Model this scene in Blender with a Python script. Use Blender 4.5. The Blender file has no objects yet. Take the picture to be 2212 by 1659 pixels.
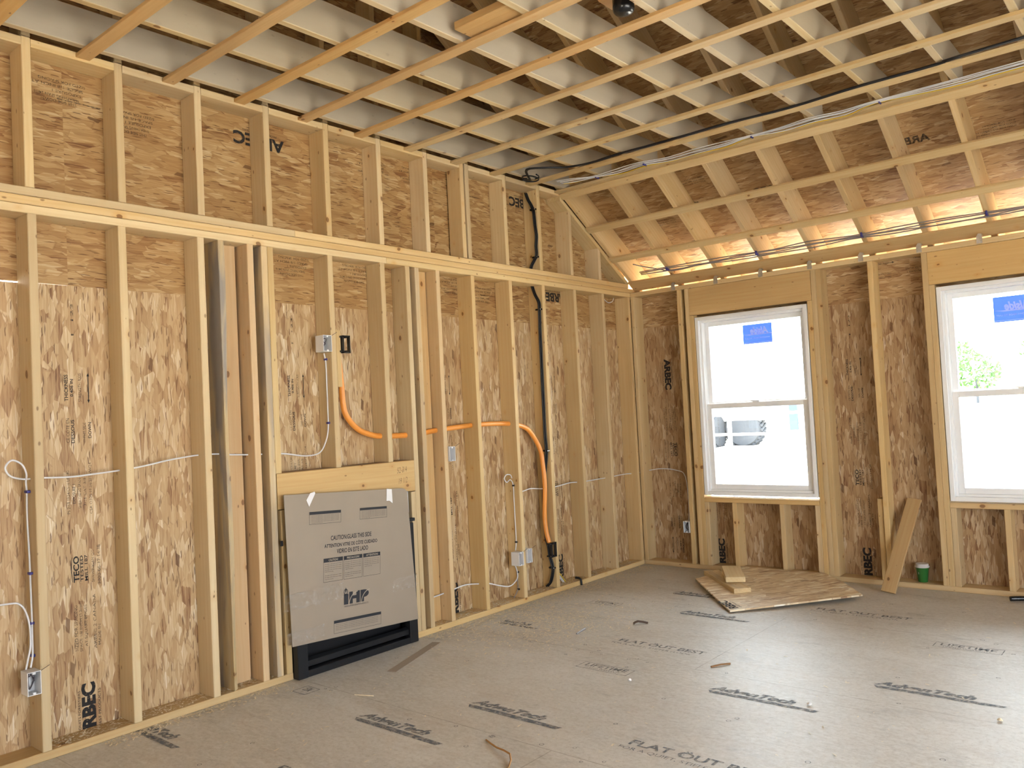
import bpy, bmesh, math, random
from mathutils import Vector, Matrix
random.seed(7)
SC = bpy.context.scene
C = SC.collection

# ---------------------------------------------------------------- camera
CAM = (3.9093, -6.3341, 1.3869); YAW, PIT, ROL, FPX = 0.70101, 0.03652, -0.05091, 1778.43
def camera():
    cy, sy = math.cos(YAW), math.sin(YAW)
    fwd = Vector((-sy*math.cos(PIT), cy*math.cos(PIT), math.sin(PIT)))
    right = Vector((cy, sy, 0)); up = right.cross(fwd)
    r2 = math.cos(ROL)*right + math.sin(ROL)*up
    u2 = -math.sin(ROL)*right + math.cos(ROL)*up
    cd = bpy.data.cameras.new('camera'); co = bpy.data.objects.new('camera', cd); C.objects.link(co)
    m = Matrix((r2, u2, -fwd)).transposed().to_4x4(); m.translation = Vector(CAM)
    co.matrix_world = m
    cd.sensor_width = 36.0; cd.lens = FPX/2212*36.0; cd.clip_start = .05; cd.clip_end = 200
    SC.camera = co
camera()

# ---------------------------------------------------------------- view, sky, sun, window portals
SC.view_settings.view_transform = 'Standard'; SC.view_settings.look = 'None'
SC.view_settings.gamma = 1.0; SC.view_settings.use_curve_mapping = False
SC.view_settings.exposure = 0.08
SC.cycles.use_denoising = True
SC.cycles.use_adaptive_sampling = True; SC.cycles.adaptive_threshold = .06; SC.cycles.adaptive_min_samples = 16
SC.cycles.max_bounces = 6; SC.cycles.diffuse_bounces = 4; SC.cycles.glossy_bounces = 2; SC.cycles.transparent_max_bounces = 16
SC.cycles.sample_clamp_indirect = 12.0
W = bpy.data.worlds.new('sky'); SC.world = W; W.use_nodes = True
wn = W.node_tree; wn.nodes.clear()
_o = wn.nodes.new('ShaderNodeOutputWorld'); _b = wn.nodes.new('ShaderNodeBackground')
_b.inputs['Color'].default_value = (.84, .92, 1.0, 1); _b.inputs['Strength'].default_value = 15.5
wn.links.new(_b.outputs[0], _o.inputs['Surface'])
sd = bpy.data.lights.new('sun', 'SUN'); sd.energy = 85.0; sd.angle = math.radians(.6); sd.color = (1, .95, .86)
so = bpy.data.objects.new('sun', sd); C.objects.link(so)
_d = Vector((.62, .02, -.9)).normalized()
so.rotation_euler = _d.to_track_quat('-Z', 'Y').to_euler(); so.location = (-8, 0, 12)
def portal(loc, size, direction):
    l = bpy.data.lights.new('daylight_portal', 'AREA'); l.shape = 'RECTANGLE'; l.size, l.size_y = size
    l.cycles.is_portal = True
    o = bpy.data.objects.new('daylight_portal', l); C.objects.link(o); o.location = loc
    o.rotation_euler = Vector(direction).to_track_quat('-Z', 'Z').to_euler()
XR, YR = 6.6, -8.8                       # right wall and rear wall of the room
RIGHT_OPEN = [(-4.5, -3.0, .05, 2.15), (-6.6, -5.2, .05, 2.15)]
REAR_OPEN = [(3.2, 4.0, .8, 1.9)]
WINS = [(.62, 1.575), (2.492, 3.447), (4.364, 5.32)]  # last window is out of view, added to let in daylight
for a, b in WINS: portal(((a+b)/2, .12, 1.37), (b-a-.08, 1.42), (0, -1, 0))
for a, b, c, d in RIGHT_OPEN: portal((XR+.1, (a+b)/2, (c+d)/2), (b-a, d-c), (-1, 0, 0))
for a, b, c, d in REAR_OPEN: portal(((a+b)/2, YR-.1, (c+d)/2), (b-a, d-c), (0, 1, 0))

# ---------------------------------------------------------------- node helpers
class NT:
    def __init__(s, name):
        s.m = bpy.data.materials.new(name); s.m.use_nodes = True; s.t = s.m.node_tree; s.t.nodes.clear()
        s.out = s.n('OutputMaterial'); s.p = s.n('BsdfPrincipled'); s.l(s.p.outputs[0], s.out.inputs[0])
    def n(s, k, **kw):
        x = s.t.nodes.new('ShaderNode'+k)
        for a, v in kw.items(): setattr(x, a, v)
        return x
    def l(s, a, b): s.t.links.new(a, b)
    def mix(s, f, a, b, mode='MIX'):
        x = s.n('Mix', data_type='RGBA', blend_type=mode)
        s.put(x.inputs[0], f); s.put(x.inputs[6], a); s.put(x.inputs[7], b); return x.outputs[2]
    def put(s, sock, v):
        if hasattr(v, 'is_output'): s.l(v, sock)
        elif isinstance(v, tuple) and len(v) == 3: sock.default_value = (*v, 1) if sock.type == 'RGBA' else v
        else: sock.default_value = v
    def math(s, op, a, b=0.0, c=None):
        x = s.n('Math', operation=op); s.put(x.inputs[0], a); s.put(x.inputs[1], b)
        if c is not None: s.put(x.inputs[2], c)
        return x.outputs[0]
    def ramp(s, f, stops, interp='LINEAR'):
        x = s.n('ValToRGB'); x.color_ramp.interpolation = interp; e = x.color_ramp.elements
        while len(e) < len(stops): e.new(.5)
        for q, (p, c) in zip(e, stops):
            q.position = p; q.color = (*c, 1) if isinstance(c, tuple) else (c, c, c, 1)
        s.put(x.inputs[0], f); return x.outputs[0]
    def mapr(s, v, a, b, c=0.0, d=1.0):
        x = s.n('MapRange'); s.put(x.inputs[0], v)
        for i, q in zip((1, 2, 3, 4), (a, b, c, d)): x.inputs[i].default_value = q
        return x.outputs[0]
    def vec(s, v, scale=(1, 1, 1), rot=(0, 0, 0), loc=(0, 0, 0)):
        x = s.n('Mapping'); s.put(x.inputs[0], v)
        s.put(x.inputs['Location'], loc); s.put(x.inputs['Rotation'], rot); s.put(x.inputs['Scale'], scale); return x.outputs[0]
    def noise(s, v, scale=1, detail=3, rough=.5, dist=0):
        x = s.n('TexNoise'); s.put(x.inputs['Vector'], v)
        for k, q in (('Scale', scale), ('Detail', detail), ('Roughness', rough), ('Distortion', dist)): x.inputs[k].default_value = q
        return x
    def bump(s, h, st=.3, d=.002):
        x = s.n('Bump'); x.inputs['Strength'].default_value = st; x.inputs['Distance'].default_value = d
        s.put(x.inputs['Height'], h); s.l(x.outputs[0], s.p.inputs['Normal'])
    def base(s, c, rough=.6, metal=0.0, spec=.5):
        s.put(s.p.inputs['Base Color'], c); s.put(s.p.inputs['Roughness'], rough)
        s.p.inputs['Metallic'].default_value = metal; s.p.inputs['Specular IOR Level'].default_value = spec
        return s.m
    def localv(s):
        tc = s.n('TexCoord'); oi = s.n('ObjectInfo')
        r = s.math('MULTIPLY', oi.outputs['Random'], 37.0)
        cx = s.n('CombineXYZ'); s.put(cx.inputs[0], r); s.put(cx.inputs[1], r); s.put(cx.inputs[2], r)
        a = s.n('VectorMath', operation='ADD'); s.l(tc.outputs['Object'], a.inputs[0]); s.l(cx.outputs[0], a.inputs[1])
        return a.outputs[0], oi

def mat_lumber():
    s = NT('lumber'); v, oi = s.localv()
    big = s.noise(s.vec(v, (.7, 5, 5)), 1.0, 4, .5, .3).outputs[0]
    grain = s.noise(s.vec(v, (2.0, 75, 75)), 1.0, 3, .6, .2).outputs[0]
    wv = s.n('TexWave', wave_type='RINGS', rings_direction='X'); s.put(wv.inputs['Vector'], s.vec(v, (.35, 1, 1)))
    wv.inputs['Scale'].default_value = 14; wv.inputs['Distortion'].default_value = 3.5; wv.inputs['Detail'].default_value = 2; wv.inputs['Detail Scale'].default_value = .7
    c = s.ramp(big, [(.3, (.53, .405, .225)), (.5, (.62, .49, .285)), (.7, (.69, .57, .36))])
    c = s.mix(s.mapr(grain, .35, .75, 0, .30), c, (.50, .31, .13))
    c = s.mix(s.math('MULTIPLY', s.math('POWER', wv.outputs[1], 3.0), .16), c, (.52, .31, .13))
    # knots
    sx = s.n('SeparateXYZ'); s.put(sx.inputs[0], v)
    cb = s.n('CombineXYZ'); s.put(cb.inputs[0], sx.outputs[0]); s.put(cb.inputs[1], s.math('ADD', sx.outputs[1], sx.outputs[2]))
    dn = s.noise(s.vec(v, (9, 30, 30)), 1, 2).outputs['Color']
    ds = s.n('VectorMath', operation='MULTIPLY_ADD'); s.l(dn, ds.inputs[0]); ds.inputs[1].default_value = (.02, .012, 0); s.l(cb.outputs[0], ds.inputs[2])
    vo = s.n('TexVoronoi', voronoi_dimensions='2D'); s.put(vo.inputs['Vector'], s.vec(ds.outputs[0], (3.1, 4.4, 1))); vo.inputs['Scale'].default_value = 1
    sc = s.n('SeparateColor'); s.l(vo.outputs['Color'], sc.inputs[0])
    rad = s.mapr(sc.outputs[0], .25, 1, .0, .055)
    kd = s.math('SUBTRACT', vo.outputs['Distance'], rad)
    c = s.mix(s.mapr(kd, .0, .09, .45, 0), c, (.55, .32, .12))
    c = s.mix(s.mapr(kd, -.006, .006, .85, 0), c, (.20, .10, .04))
    v5 = s.n('TexVoronoi', voronoi_dimensions='2D'); s.put(v5.inputs['Vector'], s.vec(ds.outputs[0], (6.5, 13, 1), loc=(3.3, 1.7, 0))); v5.inputs['Scale'].default_value = 1
    sc5 = s.n('SeparateColor'); s.l(v5.outputs['Color'], sc5.inputs[0])
    kd5 = s.math('SUBTRACT', v5.outputs['Distance'], s.mapr(sc5.outputs[0], .45, 1, -.06, .055))
    c = s.mix(s.mapr(kd5, -.01, .03, .75, 0), c, (.20, .11, .05))
    gf = s.n('Attribute', attribute_type='OBJECT', attribute_name='sidelit_weathered'); tcn = s.n('TexCoord'); sn_ = s.n('SeparateXYZ'); s.l(tcn.outputs['Normal'], sn_.inputs[0])
    wide = s.mapr(s.math('ABSOLUTE', sn_.outputs[2]), .5, .9)
    c = s.mix(s.math('MULTIPLY', s.math('MULTIPLY', wide, gf.outputs['Fac']), s.mapr(big, .2, .8, .95, .75)), c, (.43, .375, .29))  # greys wide faces: cool side light put into the colour, plus weathering
    # tint of the single board, bluish sap stain on the boards that have it
    hs = s.n('HueSaturation'); s.put(hs.inputs['Color'], c)
    s.put(hs.inputs['Value'], s.mapr(oi.outputs['Random'], 0, 1, .90, 1.08)); s.put(hs.inputs['Saturation'], s.mapr(s.math('FRACT', s.math('MULTIPLY', oi.outputs['Random'], 7.3)), 0, 1, .86, 1.1))
    c = s.mix(1.0, hs.outputs[0], oi.outputs['Color'], 'MULTIPLY')
    at = s.n('Attribute', attribute_type='OBJECT', attribute_name='stain')
    sn = s.noise(s.vec(v, (1.3, 9, 9)), 1, 3, .55, .5).outputs[0]
    c = s.mix(s.math('MULTIPLY', s.mapr(sn, .42, .60), at.outputs['Fac']), c, (.26, .235, .22))
    s.bump(grain, .25, .001)
    return s.base(c, .62, 0, .3)

def mat_osb(name='osb', lift=1.0, reddish=0.0):
    s = NT(name); v, oi = s.localv()
    dn = s.noise(v, 22, 2).outputs['Color']
    ds = s.n('VectorMath', operation='MULTIPLY_ADD'); s.l(dn, ds.inputs[0]); ds.inputs[1].default_value = (.006, .006, .006); s.l(v, ds.inputs[2])
    v2 = ds.outputs[0]
    stops = [(0, (.17, .07, .03)), (.08, (.29, .15, .07)), (.22, (.41, .255, .125)), (.5, (.51, .35, .18)), (.72, (.59, .43, .245)), (.88, (.68, .54, .34)), (1, (.80, .70, .53))]
    warp = s.noise(v, 4.5, 2).outputs['Color']
    wd = s.n('VectorMath', operation='MULTIPLY_ADD'); s.l(warp, wd.inputs[0]); wd.inputs[1].default_value = (.014, .014, .0); s.l(v2, wd.inputs[2]); v3 = wd.outputs[0]
    c = None; hsum = None
    for i, (ang, sx, sy, lo) in enumerate([(6, 5.5, 17, 0), (-22, 6.5, 21, .35), (38, 7, 24, .50), (-7, 5, 15, .40), (66, 8, 22, .68), (16, 6, 30, .45), (-35, 5.6, 18, .55), (-52, 8, 32, .62)]):
        vv = s.vec(v3, (sx, sy, 1), (0, 0, math.radians(ang)), (i*3.7, i*5.1, 0))
        vo = s.n('TexVoronoi', voronoi_dimensions='2D', distance='CHEBYCHEV'); s.put(vo.inputs['Vector'], vv); vo.inputs['Scale'].default_value = 1
        sc = s.n('SeparateColor'); s.l(vo.outputs['Color'], sc.inputs[0])
        st = s.noise(s.vec(v2, (7, 150, 1), (0, 0, math.radians(ang))), 1, 1, .6).outputs[0]
        pw = s.math('ADD', .13, s.math('MULTIPLY', s.math('POWER', sc.outputs[0], .85), .75))
        val = s.math('ADD', pw, s.math('MULTIPLY', s.math('SUBTRACT', st, .5), .9))
        col = s.ramp(val, stops)
        if c is None: c = col; hsum = sc.outputs[0]
        else:
            ed = s.math('ADD', vo.outputs['Distance'], s.math('MULTIPLY', s.math('SUBTRACT', st, .5), .10))
            edge = s.mapr(ed, .385, .405, .95, 0)
            on = s.math('GREATER_THAN', sc.outputs[1], lo)
            msk = s.math('MULTIPLY', edge, on)
            rim = s.mapr(s.math('ABSOLUTE', s.math('SUBTRACT', ed, .40)), 0, .04, .42, 0)
            c = s.mix(msk, c, col)
            c = s.mix(s.math('MULTIPLY', rim, s.math('MULTIPLY', on, s.math('GREATER_THAN', sc.outputs[2], .45))), c, (.26, .14, .065))
            hm = s.n('Mix', data_type='FLOAT'); s.put(hm.inputs[0], msk); s.put(hm.inputs[2], hsum); s.put(hm.inputs[3], sc.outputs[2]); hsum = hm.outputs[0]
    # short dark slivers
    for ang, a, b, th in ((14, 16, 150, .95), (-40, 14, 170, .96), (75, 10, 34, .992)):
        vo = s.n('TexVoronoi', voronoi_dimensions='2D', distance='CHEBYCHEV'); s.put(vo.inputs['Vector'], s.vec(v2, (a, b, 1), (0, 0, math.radians(ang)))); vo.inputs['Scale'].default_value = 1
        sc = s.n('SeparateColor'); s.l(vo.outputs['Color'], sc.inputs[0])
        c = s.mix(s.math('MULTIPLY', s.mapr(vo.outputs['Distance'], .3, .36, .8, 0), s.math('GREATER_THAN', sc.outputs[0], th)), c, (.12, .05, .02))
    cl = s.noise(v, 1.3, 3).outputs[0]
    c = s.mix(s.mapr(cl, .35, .65, 0, .25), c, (.50, .30, .13))
    c = s.mix(1.0, c, (lift, lift*(.99-reddish), lift*(.95-1.6*reddish)), 'MULTIPLY')
    c = s.mix(1.0, c, oi.outputs['Color'], 'MULTIPLY')
    s.bump(s.noise(s.vec(v, (25, 70, 1), (0, 0, .2)), 1, 2).outputs[0], .4, .002)
    return s.base(c, .5, 0, .35)

def mat_floor():
    s = NT('subfloor'); tc = s.n('TexCoord'); v = tc.outputs['Object']
    fine = s.noise(v, 190, 3, .7).outputs[0]
    strand = s.noise(s.vec(v, (24, 50, 1)), 1, 4, .65, .6).outputs[0]
    cloud = s.noise(s.vec(v, (.7, 1.5, 1)), 1, 6, .65, .6).outputs[0]
    c = s.ramp(strand, [(.3, (.45, .42, .365)), (.55, (.55, .525, .475)), (.75, (.63, .61, .57))])
    c = s.mix(s.mapr(cloud, .42, .66, 0, .6), c, (.68, .665, .63))
    c = s.mix(s.mapr(s.noise(s.vec(v, (1.1, 2.4, 1), loc=(5, 2, 0)), 1, 5, .65).outputs[0], .55, .75, 0, .4), c, (.52, .45, .38))
    c = s.mix(s.mapr(fine, .5, .85, 0, .35), c, (.36, .31, .26))
    c = s.mix(s.mapr(fine, .42, .15, 0, .35), c, (.70, .67, .61))
    sp = s.noise(v, 55, 4, .75).outputs[0]
    c = s.mix(s.mapr(sp, .5, .72, 0, .5), c, (.34, .28, .22)); c = s.mix(s.mapr(sp, .46, .28, 0, .5), c, (.62, .60, .55))
    dn_ = s.noise(s.vec(v, (3, 8, 1), loc=(9, 4, 0)), 1, 5, .7).outputs[0]
    c = s.mix(s.mapr(dn_, .54, .70, 0, .35), c, (.40, .31, .24))
    sm = s.noise(s.vec(v, (2.3, 5, 1)), 1, 6, .75).outputs[0]
    c = s.mix(s.mapr(sm, .57, .72, 0, .6), c, (.25, .24, .225))
    br = s.n('TexBrick'); br.offset = .5; s.put(br.inputs['Vector'], s.vec(v, (1, 1, 1), loc=(.68, 2.42, 0)))
    for k, q in (('Scale', 1), ('Mortar Size', .0035), ('Mortar Smooth', .5), ('Brick Width', 4.88), ('Row Height', 1.235)): br.inputs[k].default_value = q
    dotn = s.noise(v, 9, 3).outputs[0]
    c = s.mix(s.math('MULTIPLY', br.outputs['Fac'], s.mapr(dotn, .35, .65, .15, .75)), c, (.20, .16, .12))
    s.bump(fine, .15, .001)
    return s.base(c, s.mapr(cloud, .3, .7, .45, .56), 0, .55)

def mat_simple(name, col, rough=.5, metal=0.0, spec=.5, mott=.08, sc=18):
    s = NT(name); v, oi = s.localv()
    n = s.noise(v, sc, 3).outputs[0]
    c = s.mix(s.mapr(n, .3, .7, 0, mott*2), col, tuple(x*.6 for x in col))
    return s.base(c, rough, metal, spec)

def mat_ink(name, col, amount, sc=60, lo=.30, hi=.55):
    s = NT(name); tc = s.n('TexCoord')
    n = s.noise(tc.outputs['Object'], sc, 4, .7).outputs[0]
    a = s.mapr(n, lo, hi, 0, amount)
    tr = s.n('BsdfTransparent'); mx = s.n('MixShader'); s.l(a, mx.inputs[0]); s.l(tr.outputs[0], mx.inputs[1]); s.l(s.p.outputs[0], mx.inputs[2]); s.l(mx.outputs[0], s.out.inputs[0])
    s.base(col, .7, 0, .2); return s.m

def mat_glass():
    s = NT('window_glass'); tr = s.n('BsdfTransparent'); gl = s.n('BsdfGlossy'); gl.inputs['Roughness'].default_value = .01
    tr.inputs[0].default_value = (.95, .97, .96, 1)
    fr = s.n('Fresnel'); fr.inputs[0].default_value = 1.45
    mx = s.n('MixShader'); s.l(fr.outputs[0], mx.inputs[0]); s.l(tr.outputs[0], mx.inputs[1]); s.l(gl.outputs[0], mx.inputs[2]); s.l(mx.outputs[0], s.out.inputs[0])
    return s.m
def mat_film():
    s = NT('clear_film'); v, oi = s.localv()
    tr = s.n('BsdfTransparent'); gl = s.n('BsdfGlossy'); gl.inputs['Roughness'].default_value = .12
    n = s.noise(s.vec(v, (14, 40, 40)), 1, 4, .6, 1.0).outputs[0]
    b = s.n('Bump'); b.inputs['Strength'].default_value = 1; b.inputs['Distance'].default_value = .02; s.l(n, b.inputs['Height']); s.l(b.outputs[0], gl.inputs['Normal'])
    mx = s.n('MixShader'); s.put(mx.inputs[0], s.mapr(n, .45, .75, .03, .35)); s.l(tr.outputs[0], mx.inputs[1]); s.l(gl.outputs[0], mx.inputs[2]); s.l(mx.outputs[0], s.out.inputs[0])
    return s.m
def mat_conduit():
    s = NT('orange_conduit'); tc = s.n('TexCoord')
    n = s.noise(tc.outputs['Object'], 12, 3).outputs[0]
    c = s.mix(s.mapr(n, .3, .7, 0, .5), (.80, .30, .045), (.88, .38, .09))
    return s.base(c, .38, 0, .5)

LUM, OSB = mat_lumber(), mat_osb()
OSBR = mat_osb('roof_osb', .95, .02)
FLO, GLASS, FILM, CONDUIT = mat_floor(), mat_glass(), mat_film(), mat_conduit()
INK = mat_ink('stamp_ink', (.03, .027, .027), .95, 60, .18, .42); INKF = mat_ink('faint_ink', (.06, .05, .045), .85, 90, .25, .55)
INKG = mat_ink('worn_floor_ink', (.15, .16, .18), .85, 38, .25, .62); INKC = mat_ink('carton_ink', (.04, .04, .045), .95, 40, .0, .2)
INKP = mat_ink('pencil_line', (.10, .08, .07), .75, 80, .2, .5)
VINYL = mat_simple('white_vinyl', (.90, .91, .92), .35, 0, .5, .02)
BOXW = mat_simple('white_box_plastic', (.74, .74, .75), .4, 0, .5, .03)
CARD = mat_simple('carton_board', (.335, .275, .215), .75, 0, .2, .05, 7)
BLACKM = mat_simple('black_metal', (.012, .012, .014), .4, 0, .4, .1)
BLACKP = mat_simple('black_plastic', (.014, .014, .015), .25, 0, .5, .1)
BLACKC = mat_simple('black_cable', (.016, .016, .018), .45, 0, .4, .1)
WCAB = mat_simple('white_cable', (.72, .72, .74), .45, 0, .4, .04)
YCAB = mat_simple('yellow_cable', (.72, .50, .06), .45, 0, .4, .04)
GCAB = mat_simple('grey_cable', (.26, .235, .23), .45, 0, .4, .05)
BLUE = mat_simple('blue_staple', (.05, .045, .25), .45, 0, .4, .05)
COPPER = mat_simple('dark_wire_loop', (.12, .10, .11), .5, 0, .4, .2)
GALV = mat_simple('galvanised_steel', (.70, .72, .76), .28, .9, .5, .12, 60)
TAPE = mat_simple('white_tape', (.82, .80, .80), .6, 0, .3, .03)
CUPG = mat_simple('green_paper_cup', (.03, .16, .03), .45, 0, .4, .12, 30)
CUPL = mat_simple('cup_lid', (.62, .60, .58), .35, 0, .5, .03)
SHAV = mat_simple('wood_shaving', (.84, .74, .56), .7, 0, .2, .2, 90)
DARKBOX = mat_simple('unlit_back', (.30, .2, .1), .8)
def mat_paper(name, c):
    s = NT(name); s.base(c, .5, 0, .3); tl = s.n('BsdfTranslucent'); tl.inputs[0].default_value = (*c, 1)
    mx = s.n('MixShader'); mx.inputs[0].default_value = .5; s.l(s.p.outputs[0], mx.inputs[1]); s.l(tl.outputs[0], mx.inputs[2]); s.l(mx.outputs[0], s.out.inputs[0]); return s.m
STICK = mat_paper('blue_sticker', (.20, .34, .74))  # blue paled in the colour to stand in for window flare
STICKW = mat_paper('white_print', (.9, .9, .9))
GROUND = mat_simple('gravel_yard', (.62, .59, .54), .9, 0, .2, .2, 3)
RUBBER = mat_simple('tyre_rubber', (.045, .05, .06), .8, 0, .3, .2, 20)
WHITEP = mat_simple('white_paint', (.8, .8, .8), .5, 0, .4, .02)
JEAN = mat_simple('dull_blue', (.05, .07, .14), .8, 0, .2, .1)
LEAF = mat_simple('leaf_green', (.07, .16, .04), .6, 0, .3, .4, 6)
SIDING = mat_simple('rear_drywall', (.55, .42, .26), .7, 0, .3, .1, 5)

# ---------------------------------------------------------------- mesh helpers
def new(name, bm, mat, parent=None, mw=None, smooth=False):
    me = bpy.data.meshes.new(name); bm.to_mesh(me); bm.free()
    if mat: me.materials.append(mat)
    if smooth:
        for p in me.polygons: p.use_smooth = True
    o = bpy.data.objects.new(name, me); C.objects.link(o)
    if mw is not None: o.matrix_world = mw
    if parent is not None: o.parent = parent
    return o
def empty(name, loc=(0, 0, 0)):
    o = bpy.data.objects.new(name, None); C.objects.link(o); o.location = loc; o.empty_display_size = .1; return o
def tag(o, label=None, cat=None, group=None, kind=None):
    if label: o['label'] = label
    if cat: o['category'] = cat
    if group: o['group'] = group
    if kind: o['kind'] = kind
    return o
def part(name, bm, mat, root, smooth=False):          # bm in world space; root without rotation
    if root is not None:
        for v in bm.verts: v.co -= root.location
    o = new(name, bm, mat, root, None, smooth)
    return o
def boxbm(bm, a, b, bev=0.0):
    lo = [min(p, q) for p, q in zip(a, b)]; hi = [max(p, q) for p, q in zip(a, b)]
    t = bmesh.new(); bmesh.ops.create_cube(t, size=1)
    for v in t.verts: v.co = Vector([l+(c+.5)*(h-l) for c, l, h in zip(v.co, lo, hi)])
    if bev: bmesh.ops.bevel(t, geom=t.edges[:], offset=bev, segments=1, affect='EDGES')
    me = bpy.data.meshes.new('t'); t.to_mesh(me); t.free(); bm.from_mesh(me); bpy.data.meshes.remove(me); return bm
def box(a, b, bev=0.0): return boxbm(bmesh.new(), a, b, bev)

def board(name, a, b, wdir, w, t, mat=None, label=None, cat=None, group=None, tint=(1, 1, 1), stain=0.0, cuts=(), bev=.003, grey=0.0, parent=None, kind=None, wane=0):
    """lumber from centre point a to centre point b, w wide along wdir, t thick"""
    a = Vector(a); b = Vector(b); X = (b-a); L = X.length; X.normalize()
    Y = Vector(wdir); Y = (Y-X*Y.dot(X)).normalized(); Z = X.cross(Y)
    bm = bmesh.new(); bmesh.ops.create_cube(bm, size=1)
    for v in bm.verts: v.co = Vector(((v.co.x+.5)*L, v.co.y*w, v.co.z*t))
    if bev:
        es = [e for e in bm.edges if abs(e.verts[0].co.x-e.verts[1].co.x) > L*.5]
        bmesh.ops.bevel(bm, geom=es, offset=bev, segments=1, affect='EDGES')
    if wane:
        # bark edge: pull one long corner in by a varying amount
        n = 24
        for i in range(1, n): bmesh.ops.bisect_plane(bm, geom=bm.verts[:]+bm.edges[:]+bm.faces[:], plane_co=(L*i/n, 0, 0), plane_no=(1, 0, 0))
        for v in bm.verts:
            if v.co.y > w*.5-.02 and v.co.z*wane > 0:
                k = .5+.5*math.sin(v.co.x*3.1+1)*math.cos(v.co.x*1.7)
                v.co.y -= .022*k; 
                if v.co.y > w*.5-.03: v.co.z *= (1-.5*k)
    m = Matrix((X, Y, Z)).transposed().to_4x4(); m.translation = a
    if cuts:
        mi = m.inverted(); m3 = m.to_3x3().transposed()
        for co, no in cuts:                                # keeps the side the normal points away from
            r = bmesh.ops.bisect_plane(bm, geom=bm.verts[:]+bm.edges[:]+bm.faces[:], plane_co=mi @ Vector(co), plane_no=m3 @ Vector(no), clear_outer=True)
            bmesh.ops.holes_fill(bm, edges=[e for e in bm.edges if e.is_boundary])
        bmesh.ops.recalc_face_normals(bm, faces=bm.faces[:])
    o = new(name, bm, mat or LUM, parent, m)
    o.color = (*tint, 1); o['stain'] = float(stain); o['sidelit_weathered'] = float(grey)
    tag(o, label, cat, group, kind); return o

def tube(pts, r, seg=8, smooth_n=4, closed=False):
    P = [Vector(p) for p in pts]
    if smooth_n > 1 and len(P) > 2:
        Q = []
        for i in range(len(P)-1):
            p0 = P[max(i-1, 0)]; p1 = P[i]; p2 = P[i+1]; p3 = P[min(i+2, len(P)-1)]
            for k in range(smooth_n):
                t = k/smooth_n
                Q.append(.5*((2*p1)+(-p0+p2)*t+(2*p0-5*p1+4*p2-p3)*t*t+(-p0+3*p1-3*p2+p3)*t**3))
        Q.append(P[-1]); P = Q
    bm = bmesh.new(); rings = []
    up = Vector((0, 0, 1)); prev = None
    for i, p in enumerate(P):
        d = (P[min(i+1, len(P)-1)]-P[max(i-1, 0)]).normalized()
        n = prev if prev is not None else (up if abs(d.z) < .9 else Vector((1, 0, 0)))
        n = (n-d*n.dot(d)).normalized(); prev = n; bn = d.cross(n)
        rings.append([bm.verts.new(p+r*(math.cos(2*math.pi*k/seg)*n+math.sin(2*math.pi*k/seg)*bn)) for k in range(seg)])
    for a, b in zip(rings, rings[1:]):
        for k in range(seg): bm.faces.new((a[k], a[(k+1) % seg], b[(k+1) % seg], b[k]))
    bm.faces.new(rings[0][::-1]); bm.faces.new(rings[-1]); return bm
def lathe(prof, cx, cy, n=32):
    bm = bmesh.new(); R = []
    for r, z in prof: R.append([bm.verts.new((cx+r*math.cos(2*math.pi*k/n), cy+r*math.sin(2*math.pi*k/n), z)) for k in range(n)])
    for a, b in zip(R, R[1:]):
        for k in range(n): bm.faces.new((a[k], a[(k+1) % n], b[(k+1) % n], b[k]))
    bm.faces.new(R[0][::-1]); bm.faces.new(R[-1]); return bm
def prism(poly, f0, f1):
    """poly: 2D points; f0,f1 map (u,v) to the two faces"""
    bm = bmesh.new(); A = [bm.verts.new(f0(u, v)) for u, v in poly]; B = [bm.verts.new(f1(u, v)) for u, v in poly]
    bm.faces.new(A); bm.faces.new(B[::-1]); n = len(poly)
    for i in range(n): bm.faces.new((A[i], B[i], B[(i+1) % n], A[(i+1) % n]))
    bmesh.ops.recalc_face_normals(bm, faces=bm.faces[:]); return bm

# lettering: items are drawn in a 2D frame and mapped on a surface
_tc = {}
def glyphs(txt, bold=0.0, shear=0.0):
    k = (txt, bold, shear)
    if k not in _tc:
        cu = bpy.data.curves.new('t', 'FONT'); cu.body = txt; cu.offset = bold; cu.shear = shear; cu.resolution_u = 3
        o = bpy.data.objects.new('t', cu); C.objects.link(o)
        dg = bpy.context.evaluated_depsgraph_get(); me = bpy.data.meshes.new_from_object(o.evaluated_get(dg))
        V = [(v.co.x, v.co.y) for v in me.vertices]; F = [tuple(p.vertices) for p in me.polygons]
        bpy.data.objects.remove(o); bpy.data.curves.remove(cu); bpy.data.meshes.remove(me)
        x0 = min(v[0] for v in V); x1 = max(v[0] for v in V); y0 = min(v[1] for v in V); y1 = max(v[1] for v in V)
        _tc[k] = ([((x-x0)/(x1-x0), (y-y0)/(y1-y0)) for x, y in V], F)
    return _tc[k]
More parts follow.
